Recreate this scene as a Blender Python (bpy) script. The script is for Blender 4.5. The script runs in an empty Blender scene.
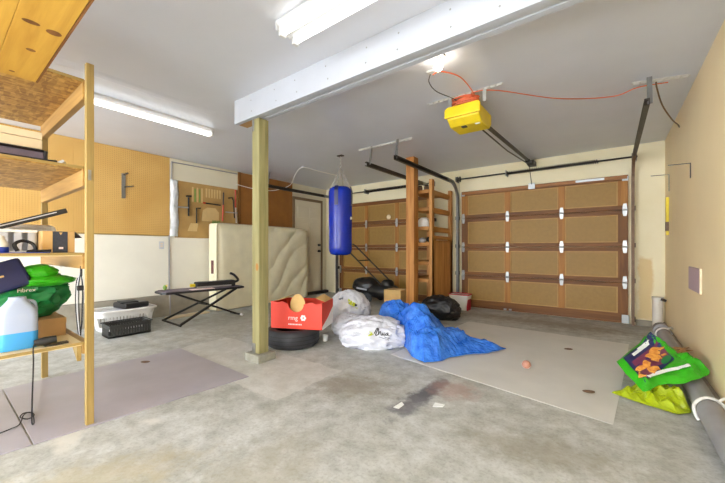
import bpy, bmesh, math, random
from mathutils import Vector, Matrix, noise
from mathutils.bvhtree import BVHTree
R = math.radians
random.seed(7)
scn = bpy.context.scene
col = scn.collection

# ------------------------------------------------------------------ camera, world, exposure
cd = bpy.data.cameras.new('camera'); cam = bpy.data.objects.new('camera', cd); col.objects.link(cam)
cd.sensor_width = 36; cd.lens = 330.18 / 725 * 36; cd.shift_y = 7.4 / 725; cd.clip_start = .02
cam.location = (0, 0, 1.031); cam.rotation_euler = (R(90), 0, .6463)
scn.camera = cam
w = bpy.data.worlds.new('world'); scn.world = w; w.use_nodes = True
w.node_tree.nodes['Background'].inputs[0].default_value = (.90, .95, 1, 1)
w.node_tree.nodes['Background'].inputs[1].default_value = 7.5
vs = scn.view_settings
vs.view_transform = 'Standard'; vs.look = 'None'; vs.exposure = 0.8; vs.gamma = 1; vs.use_curve_mapping = False
TUBE, BULB = 1.9, 32.0        # emission of the fluorescent tubes and of the bare bulb

# ------------------------------------------------------------------ materials
def C(r, g, b):
    f = lambda c: (c / 255 / 12.92) if c / 255 <= .04045 else ((c / 255 + .055) / 1.055) ** 2.4
    return (f(r), f(g), f(b), 1)
class NT:
    def __init__(s, name):
        s.m = bpy.data.materials.new(name); s.m.use_nodes = True; s.t = s.m.node_tree
        s.b = s.t.nodes['Principled BSDF']; s.co = None
    def n(s, typ, **kw):
        x = s.t.nodes.new(typ)
        for k, v in kw.items():
            if k.startswith('_'): setattr(x, k[1:], v)
            else: x.inputs[k.replace('__', ' ')].default_value = v
        return x
    def l(s, a, b): s.t.links.new(a, b)
    def coord(s, scale=(1, 1, 1), world=False):
        tc = s.n('ShaderNodeNewGeometry').outputs['Position'] if world else s.n('ShaderNodeTexCoord').outputs['Object']
        mp = s.n('ShaderNodeMapping', Scale=scale); s.l(tc, mp.inputs[0]); return mp.outputs[0]
    def ramp(s, fac, stops):
        r = s.n('ShaderNodeValToRGB'); e = r.color_ramp.elements
        while len(e) < len(stops): e.new(.5)
        for i, (p, c) in enumerate(stops): e[i].position = p; e[i].color = c
        s.l(fac, r.inputs[0]); return r.outputs[0]
    def noise(s, vec, scale, detail=4, rough=.55, dist=0):
        x = s.n('ShaderNodeTexNoise', Scale=scale, Detail=detail, Roughness=rough, Distortion=dist); s.l(vec, x.inputs['Vector']); return x.outputs['Fac']
    def mix(s, fac, a, b, typ='MIX'):
        x = s.n('ShaderNodeMix', _data_type='RGBA', _blend_type=typ)
        for i, v in ((0, fac), (6, a), (7, b)):
            if hasattr(v, 'links'): s.l(v, x.inputs[i])
            else: x.inputs[i].default_value = v
        return x.outputs[2]
    def math(s, op, a, b=0., c=None):
        x = s.n('ShaderNodeMath', _operation=op)
        for i, v in enumerate((a, b) if c is None else (a, b, c)):
            if hasattr(v, 'links'): s.l(v, x.inputs[i])
            else: x.inputs[i].default_value = v
        return x.outputs[0]
    def bump(s, h, strength=.2, dist=.01):
        x = s.n('ShaderNodeBump', Strength=strength, Distance=dist); s.l(h, x.inputs['Height']); s.l(x.outputs[0], s.b.inputs['Normal'])
def sc_(c, k): return tuple(min(1, x * k) for x in c[:3]) + (1,)
M = {}
def plain(name, c, rough=.55, var=.1, scale=9, metal=0, bump=0, bs=70, c2=None, stretch=(1, 1, 1), spec=.5, world=False):
    k = NT(name); v = k.coord(stretch, world); nz = k.noise(v, scale)
    k.l(k.ramp(nz, [(.3, sc_(c, 1 - var)), (.7, c2 or sc_(c, 1 + var))]), k.b.inputs['Base Color'])
    k.b.inputs['Roughness'].default_value = rough; k.b.inputs['Metallic'].default_value = metal
    k.b.inputs['Specular IOR Level'].default_value = spec
    if bump: k.bump(k.noise(v, bs, 3), bump, .012 if bump > .5 else .004)
    M[name] = k.m; return k
def wood(name, c1, c2, axis=2, scale=6, rough=.6, knots=None, kscale=2.2):
    st = [9, 9, 9]; st[axis] = .6
    k = NT(name); v = k.coord(tuple(st)); nz = k.noise(v, scale * .35, 5, .6, .6)
    c = k.ramp(nz, [(.3, c1), (.5, tuple((a + b) / 2 for a, b in zip(c1, c2))), (.72, c2)])
    if knots:
        s2 = [1.9, 1.9, 1.9]; s2[axis] = .9
        vo = k.n('ShaderNodeTexVoronoi', Scale=kscale); k.l(k.coord(tuple(s2)), vo.inputs['Vector'])
        f = k.ramp(vo.outputs['Distance'], [(.045, (1, 1, 1, 1)), (.1, (0, 0, 0, 1))])
        c = k.mix(f, c, knots)
    k.l(c, k.b.inputs['Base Color']); k.b.inputs['Roughness'].default_value = rough; k.bump(nz, .12, .003)
    M[name] = k.m
def emit(name, c, s):
    k = NT(name); k.b.inputs['Base Color'].default_value = c; k.b.inputs['Emission Color'].default_value = c
    k.b.inputs['Emission Strength'].default_value = s; M[name] = k.m

# concrete floor with stains of its own
k = NT('concrete'); v = k.coord(world=True)
n1 = k.noise(v, 1.6, 8, .68, .5); n2 = k.noise(v, 7, 6, .7); n3 = k.noise(v, 60, 3)
c = k.ramp(n1, [(.3, C(178, 179, 173)), (.48, C(196, 198, 195)), (.66, C(208, 211, 211))])
c = k.mix(.72, c, k.ramp(n2, [(.3, C(176, 174, 166)), (.5, C(226, 225, 221)), (.64, C(255, 255, 255))]), 'MULTIPLY')
c = k.mix(.25, c, k.ramp(n3, [(.36, C(178, 176, 168)), (.5, C(255, 255, 255))]), 'MULTIPLY')
pos = k.n('ShaderNodeNewGeometry').outputs['Position']
def spot(x, y, rx, ry, ang, colr, strength, edge=.35):
    global c
    mp = k.n('ShaderNodeMapping', _vector_type='TEXTURE'); mp.inputs['Location'].default_value = (x, y, 0)
    mp.inputs['Rotation'].default_value = (0, 0, R(ang)); mp.inputs['Scale'].default_value = (rx, ry, 1); k.l(pos, mp.inputs[0])
    ln = k.n('ShaderNodeVectorMath', _operation='LENGTH'); k.l(mp.outputs[0], ln.inputs[0])
    d = k.math('ADD', ln.outputs['Value'], k.math('MULTIPLY', k.math('SUBTRACT', k.noise(v, 9, 5, .7), .5), 2.2))
    f = k.ramp(d, [(1 - edge - .3, (strength,) * 3 + (1,)), (1, (0, 0, 0, 1))])
    c = k.mix(f, c, colr)
spot(-1.06, 2.14, .46, .1, 87, C(84, 84, 92), .92); spot(-1.06, 1.9, .2, .12, 80, C(120, 120, 124), .7)
spot(-.92, 2.33, .22, .2, 0, C(176, 142, 132), .55)
spot(-1.55, 1.95, .42, .28, 30, C(132, 122, 106), .6)
spot(-1.85, .45, .2, .55, -30, C(168, 158, 128), .6)
spot(-1.25, .85, .3, .5, 20, C(150, 144, 124), .5)
spot(-.7, 5.2, 1.5, .3, 0, C(140, 130, 114), .7)
spot(-.3, 1.9, .5, .2, 15, C(140, 134, 116), .55)
spot(-4.2, 2.6, .9, 1.2, 20, C(160, 150, 128), .5)
spot(-2.35, .47, .1, .2, 70, C(210, 208, 200), .8)
spot(-2.2, .82, .1, .05, 30, C(212, 211, 206), .8)
spot(-2.62, .45, .06, .13, 50, C(206, 205, 200), .7)
# newer, paler concrete round the post footing: a rectangle with its own edge
sx = k.n('ShaderNodeSeparateXYZ'); k.l(pos, sx.inputs[0])
wob = k.math('MULTIPLY', k.math('SUBTRACT', k.noise(v, 6, 4), .5), .12)
fx = k.math('LESS_THAN', k.math('ABSOLUTE', k.math('ADD', k.math('ADD', sx.outputs[0], 2.7), wob)), .88)
fy = k.math('LESS_THAN', k.math('ABSOLUTE', k.math('ADD', k.math('SUBTRACT', sx.outputs[1], 1.78), wob)), .34)
c = k.mix(k.math('MULTIPLY', k.math('MULTIPLY', fx, fy), .35), c, C(222, 220, 214))
k.l(c, k.b.inputs['Base Color']); k.b.inputs['Roughness'].default_value = .62
k.bump(k.mix(.5, n2, n3), .25, .006); M['concrete'] = k.m

plain('ceiling_paint', C(206, 209, 218), .33, .03, 2.2, bump=.12, bs=5, world=True)
plain('paint_right', C(252, 228, 182), .5, .035, 1.5, bump=.05, bs=160, world=True)
plain('paint_white', C(236, 231, 215), .55, .035, 2.4, bump=.05, bs=120, world=True)
plain('paint_plain', C(222, 214, 190), .6, .03, 2, world=True)
k = NT('paint_far'); v = k.coord(world=True)                      # cream wall with a tea-coloured stain low beside the right door
c = k.ramp(k.noise(v, 2.0), [(.3, C(232, 220, 182)), (.7, C(240, 230, 198))])
sx = k.n('ShaderNodeSeparateXYZ'); k.l(v, sx.inputs[0])
nn = k.math('MULTIPLY', k.math('SUBTRACT', k.noise(v, 7, 4), .5), .22)
a = k.ramp(k.math('ABSOLUTE', k.math('ADD', k.math('SUBTRACT', sx.outputs[0], .36), k.math('MULTIPLY', nn, .35))), [(.06, (1, 1, 1, 1)), (.085, (0, 0, 0, 1))])
b = k.ramp(k.math('ABSOLUTE', k.math('ADD', k.math('SUBTRACT', sx.outputs[2], .5), nn)), [(.38, (1, 1, 1, 1)), (.46, (0, 0, 0, 1))])
c = k.mix(k.math('MULTIPLY', a, k.math('MULTIPLY', b, .7)), c, C(206, 172, 104))
k.l(c, k.b.inputs['Base Color']); k.b.inputs['Roughness'].default_value = .6; M['paint_far'] = k.m
k = NT('pegboard'); v = k.coord(world=True)
c = k.ramp(k.noise(v, 2.4, 5), [(.3, C(200, 156, 84)), (.7, C(214, 173, 102))])
sx = k.n('ShaderNodeSeparateXYZ'); k.l(v, sx.inputs[0]); cb = k.n('ShaderNodeCombineXYZ'); k.l(sx.outputs[1], cb.inputs[0]); k.l(sx.outputs[2], cb.inputs[1])
vo = k.n('ShaderNodeTexVoronoi', _voronoi_dimensions='2D', Scale=39.4, Randomness=0.0); k.l(cb.outputs[0], vo.inputs['Vector'])
f = k.ramp(vo.outputs['Distance'], [(.15, (1, 1, 1, 1)), (.2, (0, 0, 0, 1))])
c = k.mix(f, c, C(164, 122, 60)); k.l(c, k.b.inputs['Base Color']); k.b.inputs['Roughness'].default_value = .5; M['pegboard'] = k.m
plain('hardboard', C(150, 98, 44), .5, .12, 5)
plain('tool_board', C(178, 142, 84), .6, .14, 5)
plain('beam_white', C(180, 184, 193), .5, .03, 4)
k = NT('osb'); v = k.coord((48, 17, 40)); vo = k.n('ShaderNodeTexVoronoi', Scale=1.0); k.l(v, vo.inputs['Vector'])
v2 = k.coord((14, 52, 40)); vo2 = k.n('ShaderNodeTexVoronoi', Scale=1.0); k.l(v2, vo2.inputs['Vector'])
c = k.mix(.5, vo.outputs['Color'], vo2.outputs['Color']); bw = k.n('ShaderNodeRGBToBW'); k.l(c, bw.inputs[0])
k.l(k.ramp(bw.outputs[0], [(.25, C(138, 98, 42)), (.5, C(168, 126, 58)), (.75, C(194, 152, 80))]), k.b.inputs['Base Color']); k.b.inputs['Roughness'].default_value = .6; M['osb'] = k.m
for ax, nm in ((0, 'x'), (1, 'y'), (2, 'z')):
    wood('stud_' + nm, C(142, 117, 62), C(174, 147, 88), ax); wood('shade_' + nm, C(146, 108, 52), C(184, 144, 80), ax)  # shade_ is a browner wood, the end rails' shade put into its colour
    wood('pine_' + nm, C(178, 130, 40), C(206, 160, 62), ax)
    wood('door_rail_' + nm, C(96, 56, 17), C(138, 88, 34), ax)
    wood('door_stile_' + nm, C(146, 94, 34), C(180, 124, 52), ax)
    wood('fir_' + nm, C(160, 102, 44), C(206, 152, 84), ax)
wood('treated', C(124, 118, 74), C(166, 158, 112), 2, knots=C(120, 84, 40), kscale=1.4)
wood('brown_post', C(150, 92, 36), C(200, 142, 74), 2, knots=C(106, 54, 16), kscale=1.5)
plain('door_panel_board', C(152, 117, 54), .55, .07, 20, bump=.1)
plain('panel_moulding', C(174, 134, 70), .55, .1, 12)
plain('galv', C(150, 150, 148), .42, .12, 14, metal=.85)
plain('steel_dark', C(74, 70, 66), .45, .15, 10, metal=.7)
plain('galv_light', C(214, 214, 210), .5, .1, 30, metal=.3)
plain('steel_light', C(176, 177, 176), .4, .06, 10, metal=.7)
plain('black_metal', C(30, 29, 29), .42, .2, 10)
plain('rust', C(120, 96, 76), .6, .2, 20, metal=.4)
plain('white_enamel', C(206, 207, 208), .4, .02, 6)
emit('tube_glow', (1, .985, .95, 1), TUBE)
emit('bulb_glow', (1, .87, .70, 1), BULB)
plain('vinyl_blue', C(12, 44, 164), .25, .1, 6, bump=.15, bs=9)
plain('vinyl_navy', C(14, 24, 80), .35, .1, 6)
plain('chain', C(190, 188, 180), .4, .1, 10, metal=.8)
plain('mattress_cloth', C(232, 224, 192), .8, .05, 6, bump=.25, bs=9, stretch=(1, 1, 1))
plain('piping', C(206, 198, 172), .8, .05, 9)
plain('tag_brown', C(106, 62, 56), .7, .2, 40)
plain('entry_door', C(224, 214, 190), .5, .03, 3)
plain('door_trim_dark', C(132, 110, 84), .6, .1, 5)
plain('concrete_curb', C(158, 150, 134), .85, .16, 6, bump=.4, bs=40, world=True)
plain('footing', C(146, 144, 132), .85, .14, 18, bump=.4, bs=60)
plain('purple_board', C(164, 159, 170), .32, .07, 2.2, c2=C(176, 171, 182), world=True)
plain('grey_board', C(212, 211, 207), .6, .05, 3, bump=.1, bs=40, world=True)
plain('rubber', C(44, 46, 52), .6, .15, 20, bump=.2)
plain('red_card', C(224, 60, 36), .5, .06, 5)
plain('tan_card', C(214, 176, 112), .7, .08, 8)
plain('cardboard', C(204, 164, 104), .75, .08, 8)
plain('print_white', C(250, 228, 226), .6, .02, 8)
plain('bag_white', C(216, 218, 228), .33, .06, 9, bump=.9, bs=20)
plain('bag_black', C(26, 26, 30), .3, .2, 9, bump=.5, bs=26)
plain('tarp_blue', C(22, 92, 208), .24, .05, 13, bump=.8, bs=30, c2=C(66, 140, 238))  # paler blue patches put highlights on the folds into the colour
plain('ink_black', C(24, 24, 28), .6, .1, 8)
plain('ink_grey', C(120, 128, 146), .6, .1, 8)
plain('ink_lime', C(196, 204, 46), .6, .2, 60)
plain('white_plastic', C(232, 230, 226), .4, .04, 6)
plain('black_plastic', C(36, 36, 38), .45, .2, 10, bump=.1)
plain('crate_dark', C(58, 58, 56), .5, .2, 10)
plain('red_plastic', C(190, 40, 62), .45, .1, 8)
plain('opener_yellow', C(244, 208, 24), .42, .06, 5)
plain('opener_side', C(224, 196, 30), .42, .1, 5)
plain('cord_orange', C(218, 108, 70), .5, .1, 9)
plain('pvc_grey', C(152, 150, 152), .5, .08, 5)
plain('pvc_white', C(220, 212, 200), .5, .05, 5)
plain('rope', C(224, 222, 214), .8, .12, 60, bump=.5, bs=120)
plain('plate_mauve', C(192, 166, 174), .5, .04, 4)
plain('lime_bag', C(158, 174, 18), .32, .16, 8, bump=.8, bs=16)
plain('green_bag', C(52, 168, 24), .3, .18, 8, bump=.8, bs=18)
plain('green_dark', C(12, 118, 58), .45, .16, 9, bump=.3, bs=20)
plain('navy_bag', C(18, 26, 74), .45, .2, 8)
plain('suitcase', C(104, 94, 112), .6, .1, 6, c2=C(124, 112, 128))
plain('suitcase_edge', C(34, 30, 36), .5, .1, 8)
plain('cream_box', C(232, 212, 178), .6, .05, 8)
plain('grey_plastic', C(190, 192, 198), .4, .06, 8)
plain('print_navy', C(54, 58, 72), .5, .25, 60)
plain('jug_clear', C(166, 178, 204), .3, .04, 5)
plain('jug_liquid', C(70, 160, 226), .25, .08, 6)
plain('blue_plastic', C(40, 66, 170), .4, .1, 6)
plain('ply_pale', C(226, 204, 158), .6, .06, 6, stretch=(1, .2, 1))
plain('pine_brown', C(178, 138, 88), .65, .12, 6)
plain('yellow_tool', C(232, 206, 40), .45, .06, 6)
plain('tan_leaf', C(196, 150, 100), .8, .2, 30)
plain('clear_plastic', C(214, 216, 218), .22, .1, 22, bump=.5, bs=40)
plain('ball_brown', C(186, 132, 110), .6, .1, 40)
plain('red_paint', C(190, 56, 40), .5, .1, 8)
plain('paint_green', C(120, 150, 70), .7, .1, 20)
plain('paint_outline', C(210, 180, 124), .7, .05, 20)
plain('photo_navy', C(36, 40, 92), .35, .25, 30)
plain('photo_orange', C(236, 130, 40), .4, .25, 45, c2=C(252, 190, 90))
plain('photo_plum', C(120, 50, 84), .4, .3, 40)
plain('photo_white', C(236, 238, 236), .4, .05, 40)

# ------------------------------------------------------------------ mesh helpers
W = {}
class MB:
    def __init__(s): s.v = []; s.f = []
    def add(s, vs, fs):
        o = len(s.v); s.v += [Vector(p) for p in vs]; s.f += [tuple(i + o for i in f) for f in fs]; return s
    BF = [(0, 3, 2, 1), (4, 5, 6, 7), (0, 1, 5, 4), (1, 2, 6, 5), (2, 3, 7, 6), (3, 0, 4, 7)]
    def box(s, x0, x1, y0, y1, z0, z1):
        return s.add([(x0, y0, z0), (x1, y0, z0), (x1, y1, z0), (x0, y1, z0), (x0, y0, z1), (x1, y0, z1), (x1, y1, z1), (x0, y1, z1)], s.BF)
    def obox(s, c, size, rot=None):
        a, b, d = (x / 2 for x in size); c = Vector(c); rot = rot or Matrix()
        return s.add([c + rot.to_3x3() @ Vector(p) for p in [(-a, -b, -d), (a, -b, -d), (a, b, -d), (-a, b, -d), (-a, -b, d), (a, -b, d), (a, b, d), (-a, b, d)]], s.BF)
    def bar(s, p, q, wd, ht, up=(0, 0, 1)):
        p, q = Vector(p), Vector(q); d = (q - p).normalized(); u = Vector(up)
        if abs(d.dot(u)) > .98: u = Vector((1, 0, 0))
        r = d.cross(u).normalized() * wd / 2; u = r.cross(d).normalized() * ht / 2
        return s.add([p - r - u, p + r - u, p + r + u, p - r + u, q - r - u, q + r - u, q + r + u, q - r + u], [(0, 1, 2, 3), (7, 6, 5, 4), (0, 4, 5, 1), (1, 5, 6, 2), (2, 6, 7, 3), (3, 7, 4, 0)])
    def tube(s, pts, r, n=8, closed=False):
        pts = [Vector(p) for p in pts]; N = len(pts); rs = r if isinstance(r, (list, tuple)) else [r] * N; vs = []; prev = None
        for i, p in enumerate(pts):
            a = pts[i - 1] if (i or closed) else p; b = pts[(i + 1) % N] if (i < N - 1 or closed) else p
            d = (b - a).normalized()
            if prev is None:
                t = Vector((0, 0, 1)) if abs(d.z) < .9 else Vector((1, 0, 0)); prev = d.cross(t).normalized()
            prev = (prev - d * prev.dot(d)).normalized(); b2 = d.cross(prev)
            for j in range(n):
                an = 2 * math.pi * j / n; vs.append(p + (prev * math.cos(an) + b2 * math.sin(an)) * rs[i])
        fs = []
        for i in range(N if closed else N - 1):
            for j in range(n):
                a, b = i * n + j, i * n + (j + 1) % n; i2 = (i + 1) % N; fs.append((a, b, i2 * n + (j + 1) % n, i2 * n + j))
        if not closed: fs += [tuple(range(n))[::-1], tuple(range((N - 1) * n, N * n))]
        return s.add(vs, fs)
    def lathe(s, prof, c=(0, 0, 0), n=24, rot=None, closed=False):
        rot = rot or Matrix(); c = Vector(c); vs = []; fs = []; N = len(prof)
        for (r, z) in prof:
            for j in range(n):
                a = 2 * math.pi * j / n; vs.append(c + rot.to_3x3() @ Vector((r * math.cos(a), r * math.sin(a), z)))
        for i in range(N if closed else N - 1):
            for j in range(n):
                i2 = (i + 1) % N; fs.append((i * n + j, i * n + (j + 1) % n, i2 * n + (j + 1) % n, i2 * n + j))
        if not closed: fs += [tuple(range(n))[::-1], tuple(range((N - 1) * n, N * n))]
        return s.add(vs, fs)
    def prism(s, poly, org, ax, ay, depth):      # polygon in the plane (ax, ay) from org, pushed by depth
        org, ax, ay, dp = Vector(org), Vector(ax), Vector(ay), Vector(depth); n = len(poly)
        vs = [org + ax * x + ay * y for x, y in poly]; vs += [p + dp for p in vs]
        return s.add(vs, [tuple(range(n))[::-1], tuple(range(n, 2 * n))] + [(i, (i + 1) % n, n + (i + 1) % n, n + i) for i in range(n)])
    def sphere(s, c, r, n=12, m=8):
        rr = r if isinstance(r, (tuple, list)) else (r, r, r); vs = []; fs = []
        for i in range(m + 1):
            t = math.pi * i / m
            for j in range(n):
                a = 2 * math.pi * j / n; vs.append((c[0] + rr[0] * math.sin(t) * math.cos(a), c[1] + rr[1] * math.sin(t) * math.sin(a), c[2] - rr[2] * math.cos(t)))
        for i in range(m):
            for j in range(n): fs.append((i * n + j, i * n + (j + 1) % n, (i + 1) * n + (j + 1) % n, (i + 1) * n + j))
        return s.add(vs, fs)
    def build(s, name, mat, parent=None, smooth=False, bevel=0, local=False, solid=0):
        me = bpy.data.meshes.new(name); vs = s.v; base = None
        if parent is not None:
            if not local: inv = W[parent].inverted(); vs = [inv @ p for p in vs]
        else:
            xs, ys, zs = zip(*[tuple(p) for p in vs]); base = Vector(((min(xs) + max(xs)) / 2, (min(ys) + max(ys)) / 2, min(zs)))
            vs = [p - base for p in vs]
        me.from_pydata([tuple(p) for p in vs], [], s.f); me.validate()
        bm = bmesh.new(); bm.from_mesh(me); bmesh.ops.remove_doubles(bm, verts=bm.verts, dist=1e-6); bmesh.ops.recalc_face_normals(bm, faces=bm.faces); bm.to_mesh(me); bm.free()
        me.materials.append(M[mat])
        if smooth: me.shade_smooth(); me.set_sharp_from_angle(angle=R(45))
        o = bpy.data.objects.new(name, me); col.objects.link(o)
        if parent is not None: o.parent = parent; W[o] = W[parent]
        else: o.location = base; W[o] = Matrix.Translation(base)
        if bevel:
            b = o.modifiers.new('bevel', 'BEVEL'); b.width = bevel; b.segments = 2; b.limit_method = 'ANGLE'
        if solid:
            b = o.modifiers.new('solid', 'SOLIDIFY'); b.thickness = solid; b.offset = 0
        return o
def tag(o, label, cat, group=None):
    o['label'] = label; o['category'] = cat
    if group: o['group'] = group
    return o
def struct(o): o['kind'] = 'structure'; return o
def thing(name, label, cat, loc=(0, 0, 0), rz=0, group=None):
    o = bpy.data.objects.new(name, None); col.objects.link(o); o.location = loc; o.rotation_euler = (0, 0, rz); o.empty_display_size = .1
    W[o] = Matrix.Translation(loc) @ Matrix.Rotation(rz, 4, 'Z'); return tag(o, label, cat, group)
def copy_tree(o, parent=None):
    c = o.copy(); col.objects.link(c)
    if parent: c.parent = parent
    for ch in list(o.children): copy_tree(ch, c)
    return c
def B(*a): return MB().box(*a)
def N3(p, f, seed=0.): return noise.noise(Vector(p) * f + Vector((seed, seed * 1.7, seed * .3)))
def crease(p, f, seed): return 1 - 2.2 * abs(N3(p, f, seed))
def blob(c, r, rz=0, seed=1., amp=.06, f=5., nu=64, nv=36, pw=.8, floor=.002, taper=0, mb=None):
    """a slumped plastic bag: flattened lump with creases"""
    mb = mb or MB(); vs = []; fs = []; cz, sz = math.cos(rz), math.sin(rz)
    for i in range(nv + 1):
        t = math.pi * i / nv - math.pi / 2
        for j in range(nu):
            a = 2 * math.pi * j / nu
            cp = lambda x: math.copysign(abs(x) ** pw, x)
            x, y, z = cp(math.cos(t)) * cp(math.cos(a)), cp(math.cos(t)) * cp(math.sin(a)), math.sin(t)
            q = Vector((x, y, z)); k = 1 + amp * (crease(q, f * .5, seed) + .6 * crease(q, f, seed + 3) + .35 * crease(q, f * 2.1, seed + 9))
            k *= 1 - taper * (z + 1) / 2
            x, y, z = x * r[0] * k, y * r[1] * k, z * r[2] * (1 + amp * N3(q, f, seed + 5))
            vs.append((c[0] + x * cz - y * sz, c[1] + x * sz + y * cz, max(floor, c[2] + z)))
    for i in range(nv):
        for j in range(nu): fs.append((i * nu + j, i * nu + (j + 1) % nu, (i + 1) * nu + (j + 1) % nu, (i + 1) * nu + j))
    return mb.add(vs, fs)
def text2d(txt, size):
    cu = bpy.data.curves.new('t', 'FONT'); cu.body = txt; cu.size = size; cu.align_x = 'CENTER'; cu.align_y = 'CENTER'; cu.resolution_u = 3
    o = bpy.data.objects.new('t', cu); col.objects.link(o); bpy.context.view_layer.update()
    me = bpy.data.meshes.new_from_object(o.evaluated_get(bpy.context.evaluated_depsgraph_get()))
    vs = [(p.co.x, p.co.y) for p in me.vertices]; fs = [tuple(p.vertices) for p in me.polygons]
    bpy.data.objects.remove(o); bpy.data.curves.remove(cu); bpy.data.meshes.remove(me); return vs, fs
def flat2d(vs, fs, org, ax, ay):
    org, ax, ay = Vector(org), Vector(ax), Vector(ay); return MB().add([org + ax * x + ay * y for x, y in vs], fs)
def stroke2d(pts, wd):
    """a pen stroke as a flat ribbon in 2-D"""
    vs = []; fs = []; n = len(pts)
    for i, p in enumerate(pts):
        a, b = pts[max(0, i - 1)], pts[min(n - 1, i + 1)]; d = Vector((b[0] - a[0], b[1] - a[1])).normalized(); nx, ny = -d.y * wd / 2, d.x * wd / 2
        vs += [(p[0] + nx, p[1] + ny), (p[0] - nx, p[1] - ny)]
    return vs, [(2 * i, 2 * i + 1, 2 * i + 3, 2 * i + 2) for i in range(n - 1)]
def smoothpts(pts, k=6):
    out = []; n = len(pts)
    for i in range(n - 1):
        p0, p1, p2, p3 = (Vector(pts[max(0, min(n - 1, j))]) for j in (i - 1, i, i + 1, i + 2))
        for t in range(k):
            t /= k; out.append(.5 * ((2 * p1) + (p2 - p0) * t + (2 * p0 - 5 * p1 + 4 * p2 - p3) * t * t + (3 * p1 - p0 - 3 * p2 + p3) * t ** 3))
    return out + [Vector(pts[-1])]
def drape(vs, fs, target, org, ax, ay, off=.003):
    """lay a flat print on a bag: cast along the plane's normal on to the bag's own mesh"""
    m = W[target]; bvh = BVHTree.FromPolygons([m @ p.co for p in target.data.vertices], [tuple(p.vertices) for p in target.data.polygons])
    org, ax, ay = Vector(org), Vector(ax).normalized(), Vector(ay).normalized(); nn = ax.cross(ay); out = []
    for x, y in vs:
        p = org + ax * x + ay * y + nn * .5; h = bvh.ray_cast(p, -nn); out.append((h[0] + nn * off) if h[0] else org + ax * x + ay * y)
    return MB().add(out, fs)

# ------------------------------------------------------------------ the room
XL, XR, YF, YB, HC = -5.486, .558, 5.822, -2.6, 2.45
struct(B(XL - .1, XR + .1, YB - .1, YF + .1, -.1, 0).build('floor', 'concrete'))
ceil = struct(B(XL - .1, XR + .1, YB - .1, YF + .1, HC, HC + .1).build('ceiling', 'ceiling_paint'))
def ridge(x, y0, y1, wd): MB().prism([(-wd, 0), (-wd * .45, -.007), (wd * .45, -.007), (wd, 0)], (x, y0, HC), (1, 0, 0), (0, 0, 1), (0, y1 - y0, 0)).build('taped_joint', 'ceiling_paint', ceil)
ridge(-3.34, .2, 1.82, .07); ridge(-4.23, 3.9, 4.9, .05)
wl = struct(B(XL - .1, XL, YB, YF, 0, HC).build('wall_left', 'paint_plain'))
for y0, y1 in ((-.2, 1.02), (1.024, 2.262), (2.29, 3.5), (3.504, 4.72)):
    B(XL, XL + .014, y0, y1, .33, 1.232).build('drywall_panel', 'paint_white', wl, bevel=.002)
B(XL, XL + .014, 2.29, 3.45, 1.236, 2.44).build('drywall_panel', 'paint_plain', wl, bevel=.002)
struct(B(XR, XR + .1, YB, YF, 0, HC).build('wall_right', 'paint_right'))
wf = struct(B(XL, XR, YF, YF + .1, 0, HC).build('wall_far', 'paint_far'))
wb = MB()
for b_ in ((XL, -5.3, 0, HC), (.4, XR, 0, HC), (-5.3, .4, 2.38, HC), (-5.3, .4, 0, .06)): wb.box(b_[0], b_[1], YB - .1, YB, b_[2], b_[3])  # unseen wall; its wide opening is added to let fill daylight in
struct(wb.build('wall_back', 'paint_plain'))
struct(B(XL, XL + .05, YB, 4.70, 0, .328).build('baseboard_left', 'concrete_curb', bevel=.008))
struct(B(.26, XR - .001, YF - .03, YF, 0, .075).build('baseboard_far', 'concrete_curb', bevel=.006))
struct(B(XR - .03, XR, YB, YF - .03, 0, .075).build('baseboard_right', 'concrete_curb', bevel=.006))

# entry door in the left wall
DY0, DY1 = 4.80, 5.60
d1 = struct(B(XL, XL + .03, DY0, DY1, .06, 2.10).build('door_1', 'entry_door'))
for (a, b_) in ((.09, .36), (.44, .71)):
    for z0, z1 in ((.24, .86), (.98, 1.62), (1.72, 1.96)):
        B(XL + .03, XL + .038, DY0 + a, DY0 + b_, z0, z1).build('door_panel', 'entry_door', d1, bevel=.006)
mb = MB(); mb.box(XL, XL + .045, DY0 - .06, DY0, .0, 2.16); mb.box(XL, XL + .045, DY1, DY1 + .05, .0, 2.16); mb.box(XL, XL + .045, DY0, DY1, 2.10, 2.16); mb.build('door_frame', 'door_trim_dark', d1)
for z in (.98, 1.12):
    MB().lathe([(.0, 0), (.028, 0), (.028, .012), (.02, .03), (.026, .05), (.02, .062), (0, .064)], (XL + .03, DY1 - .08, z), 12, Matrix.Rotation(R(90), 4, 'Y')).build('door_knob', 'steel_dark', d1, smooth=True)
B(XL, XL + .12, DY0 - .06, DY1 + .17, 0, .06).build('threshold', 'steel_dark', d1)

# beam and its post
bm_ = thing('ceiling_beam', 'white painted built-up beam crossing under the ceiling above the green post', 'beam', (-2.9, 1.8, 2.231)); bm_['kind'] = 'thing'
B(-2.90, XR, 1.796, 1.836, 2.231, HC).build('front_board', 'beam_white', bm_, bevel=.002)
B(-2.68, XR, 1.842, 1.884, 2.243, HC).build('core_board', 'beam_white', bm_, bevel=.002)
B(-2.68, XR, 1.890, 1.934, 2.238, HC).build('rear_board', 'beam_white', bm_, bevel=.002)
B(-2.895, -2.685, 1.836, 1.934, 2.233, HC).build('raw_end_block', 'pine_brown', bm_, bevel=.002)
B(-2.86, .3, 1.98, 2.02, 2.432, HC).build('cleat', 'beam_white', bm_)
rng = random.Random(3)
for i in range(9):
    x = -2.6 + i * .31 + rng.uniform(-.05, .05)
    for z in (2.29, 2.39): MB().lathe([(0, 0), (.006, 0), (.006, .002), (0, .002)], (x + rng.uniform(-.02, .02), 1.796, z), 8, Matrix.Rotation(R(90), 4, 'X')).build('nail_head', 'galv', bm_)
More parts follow.
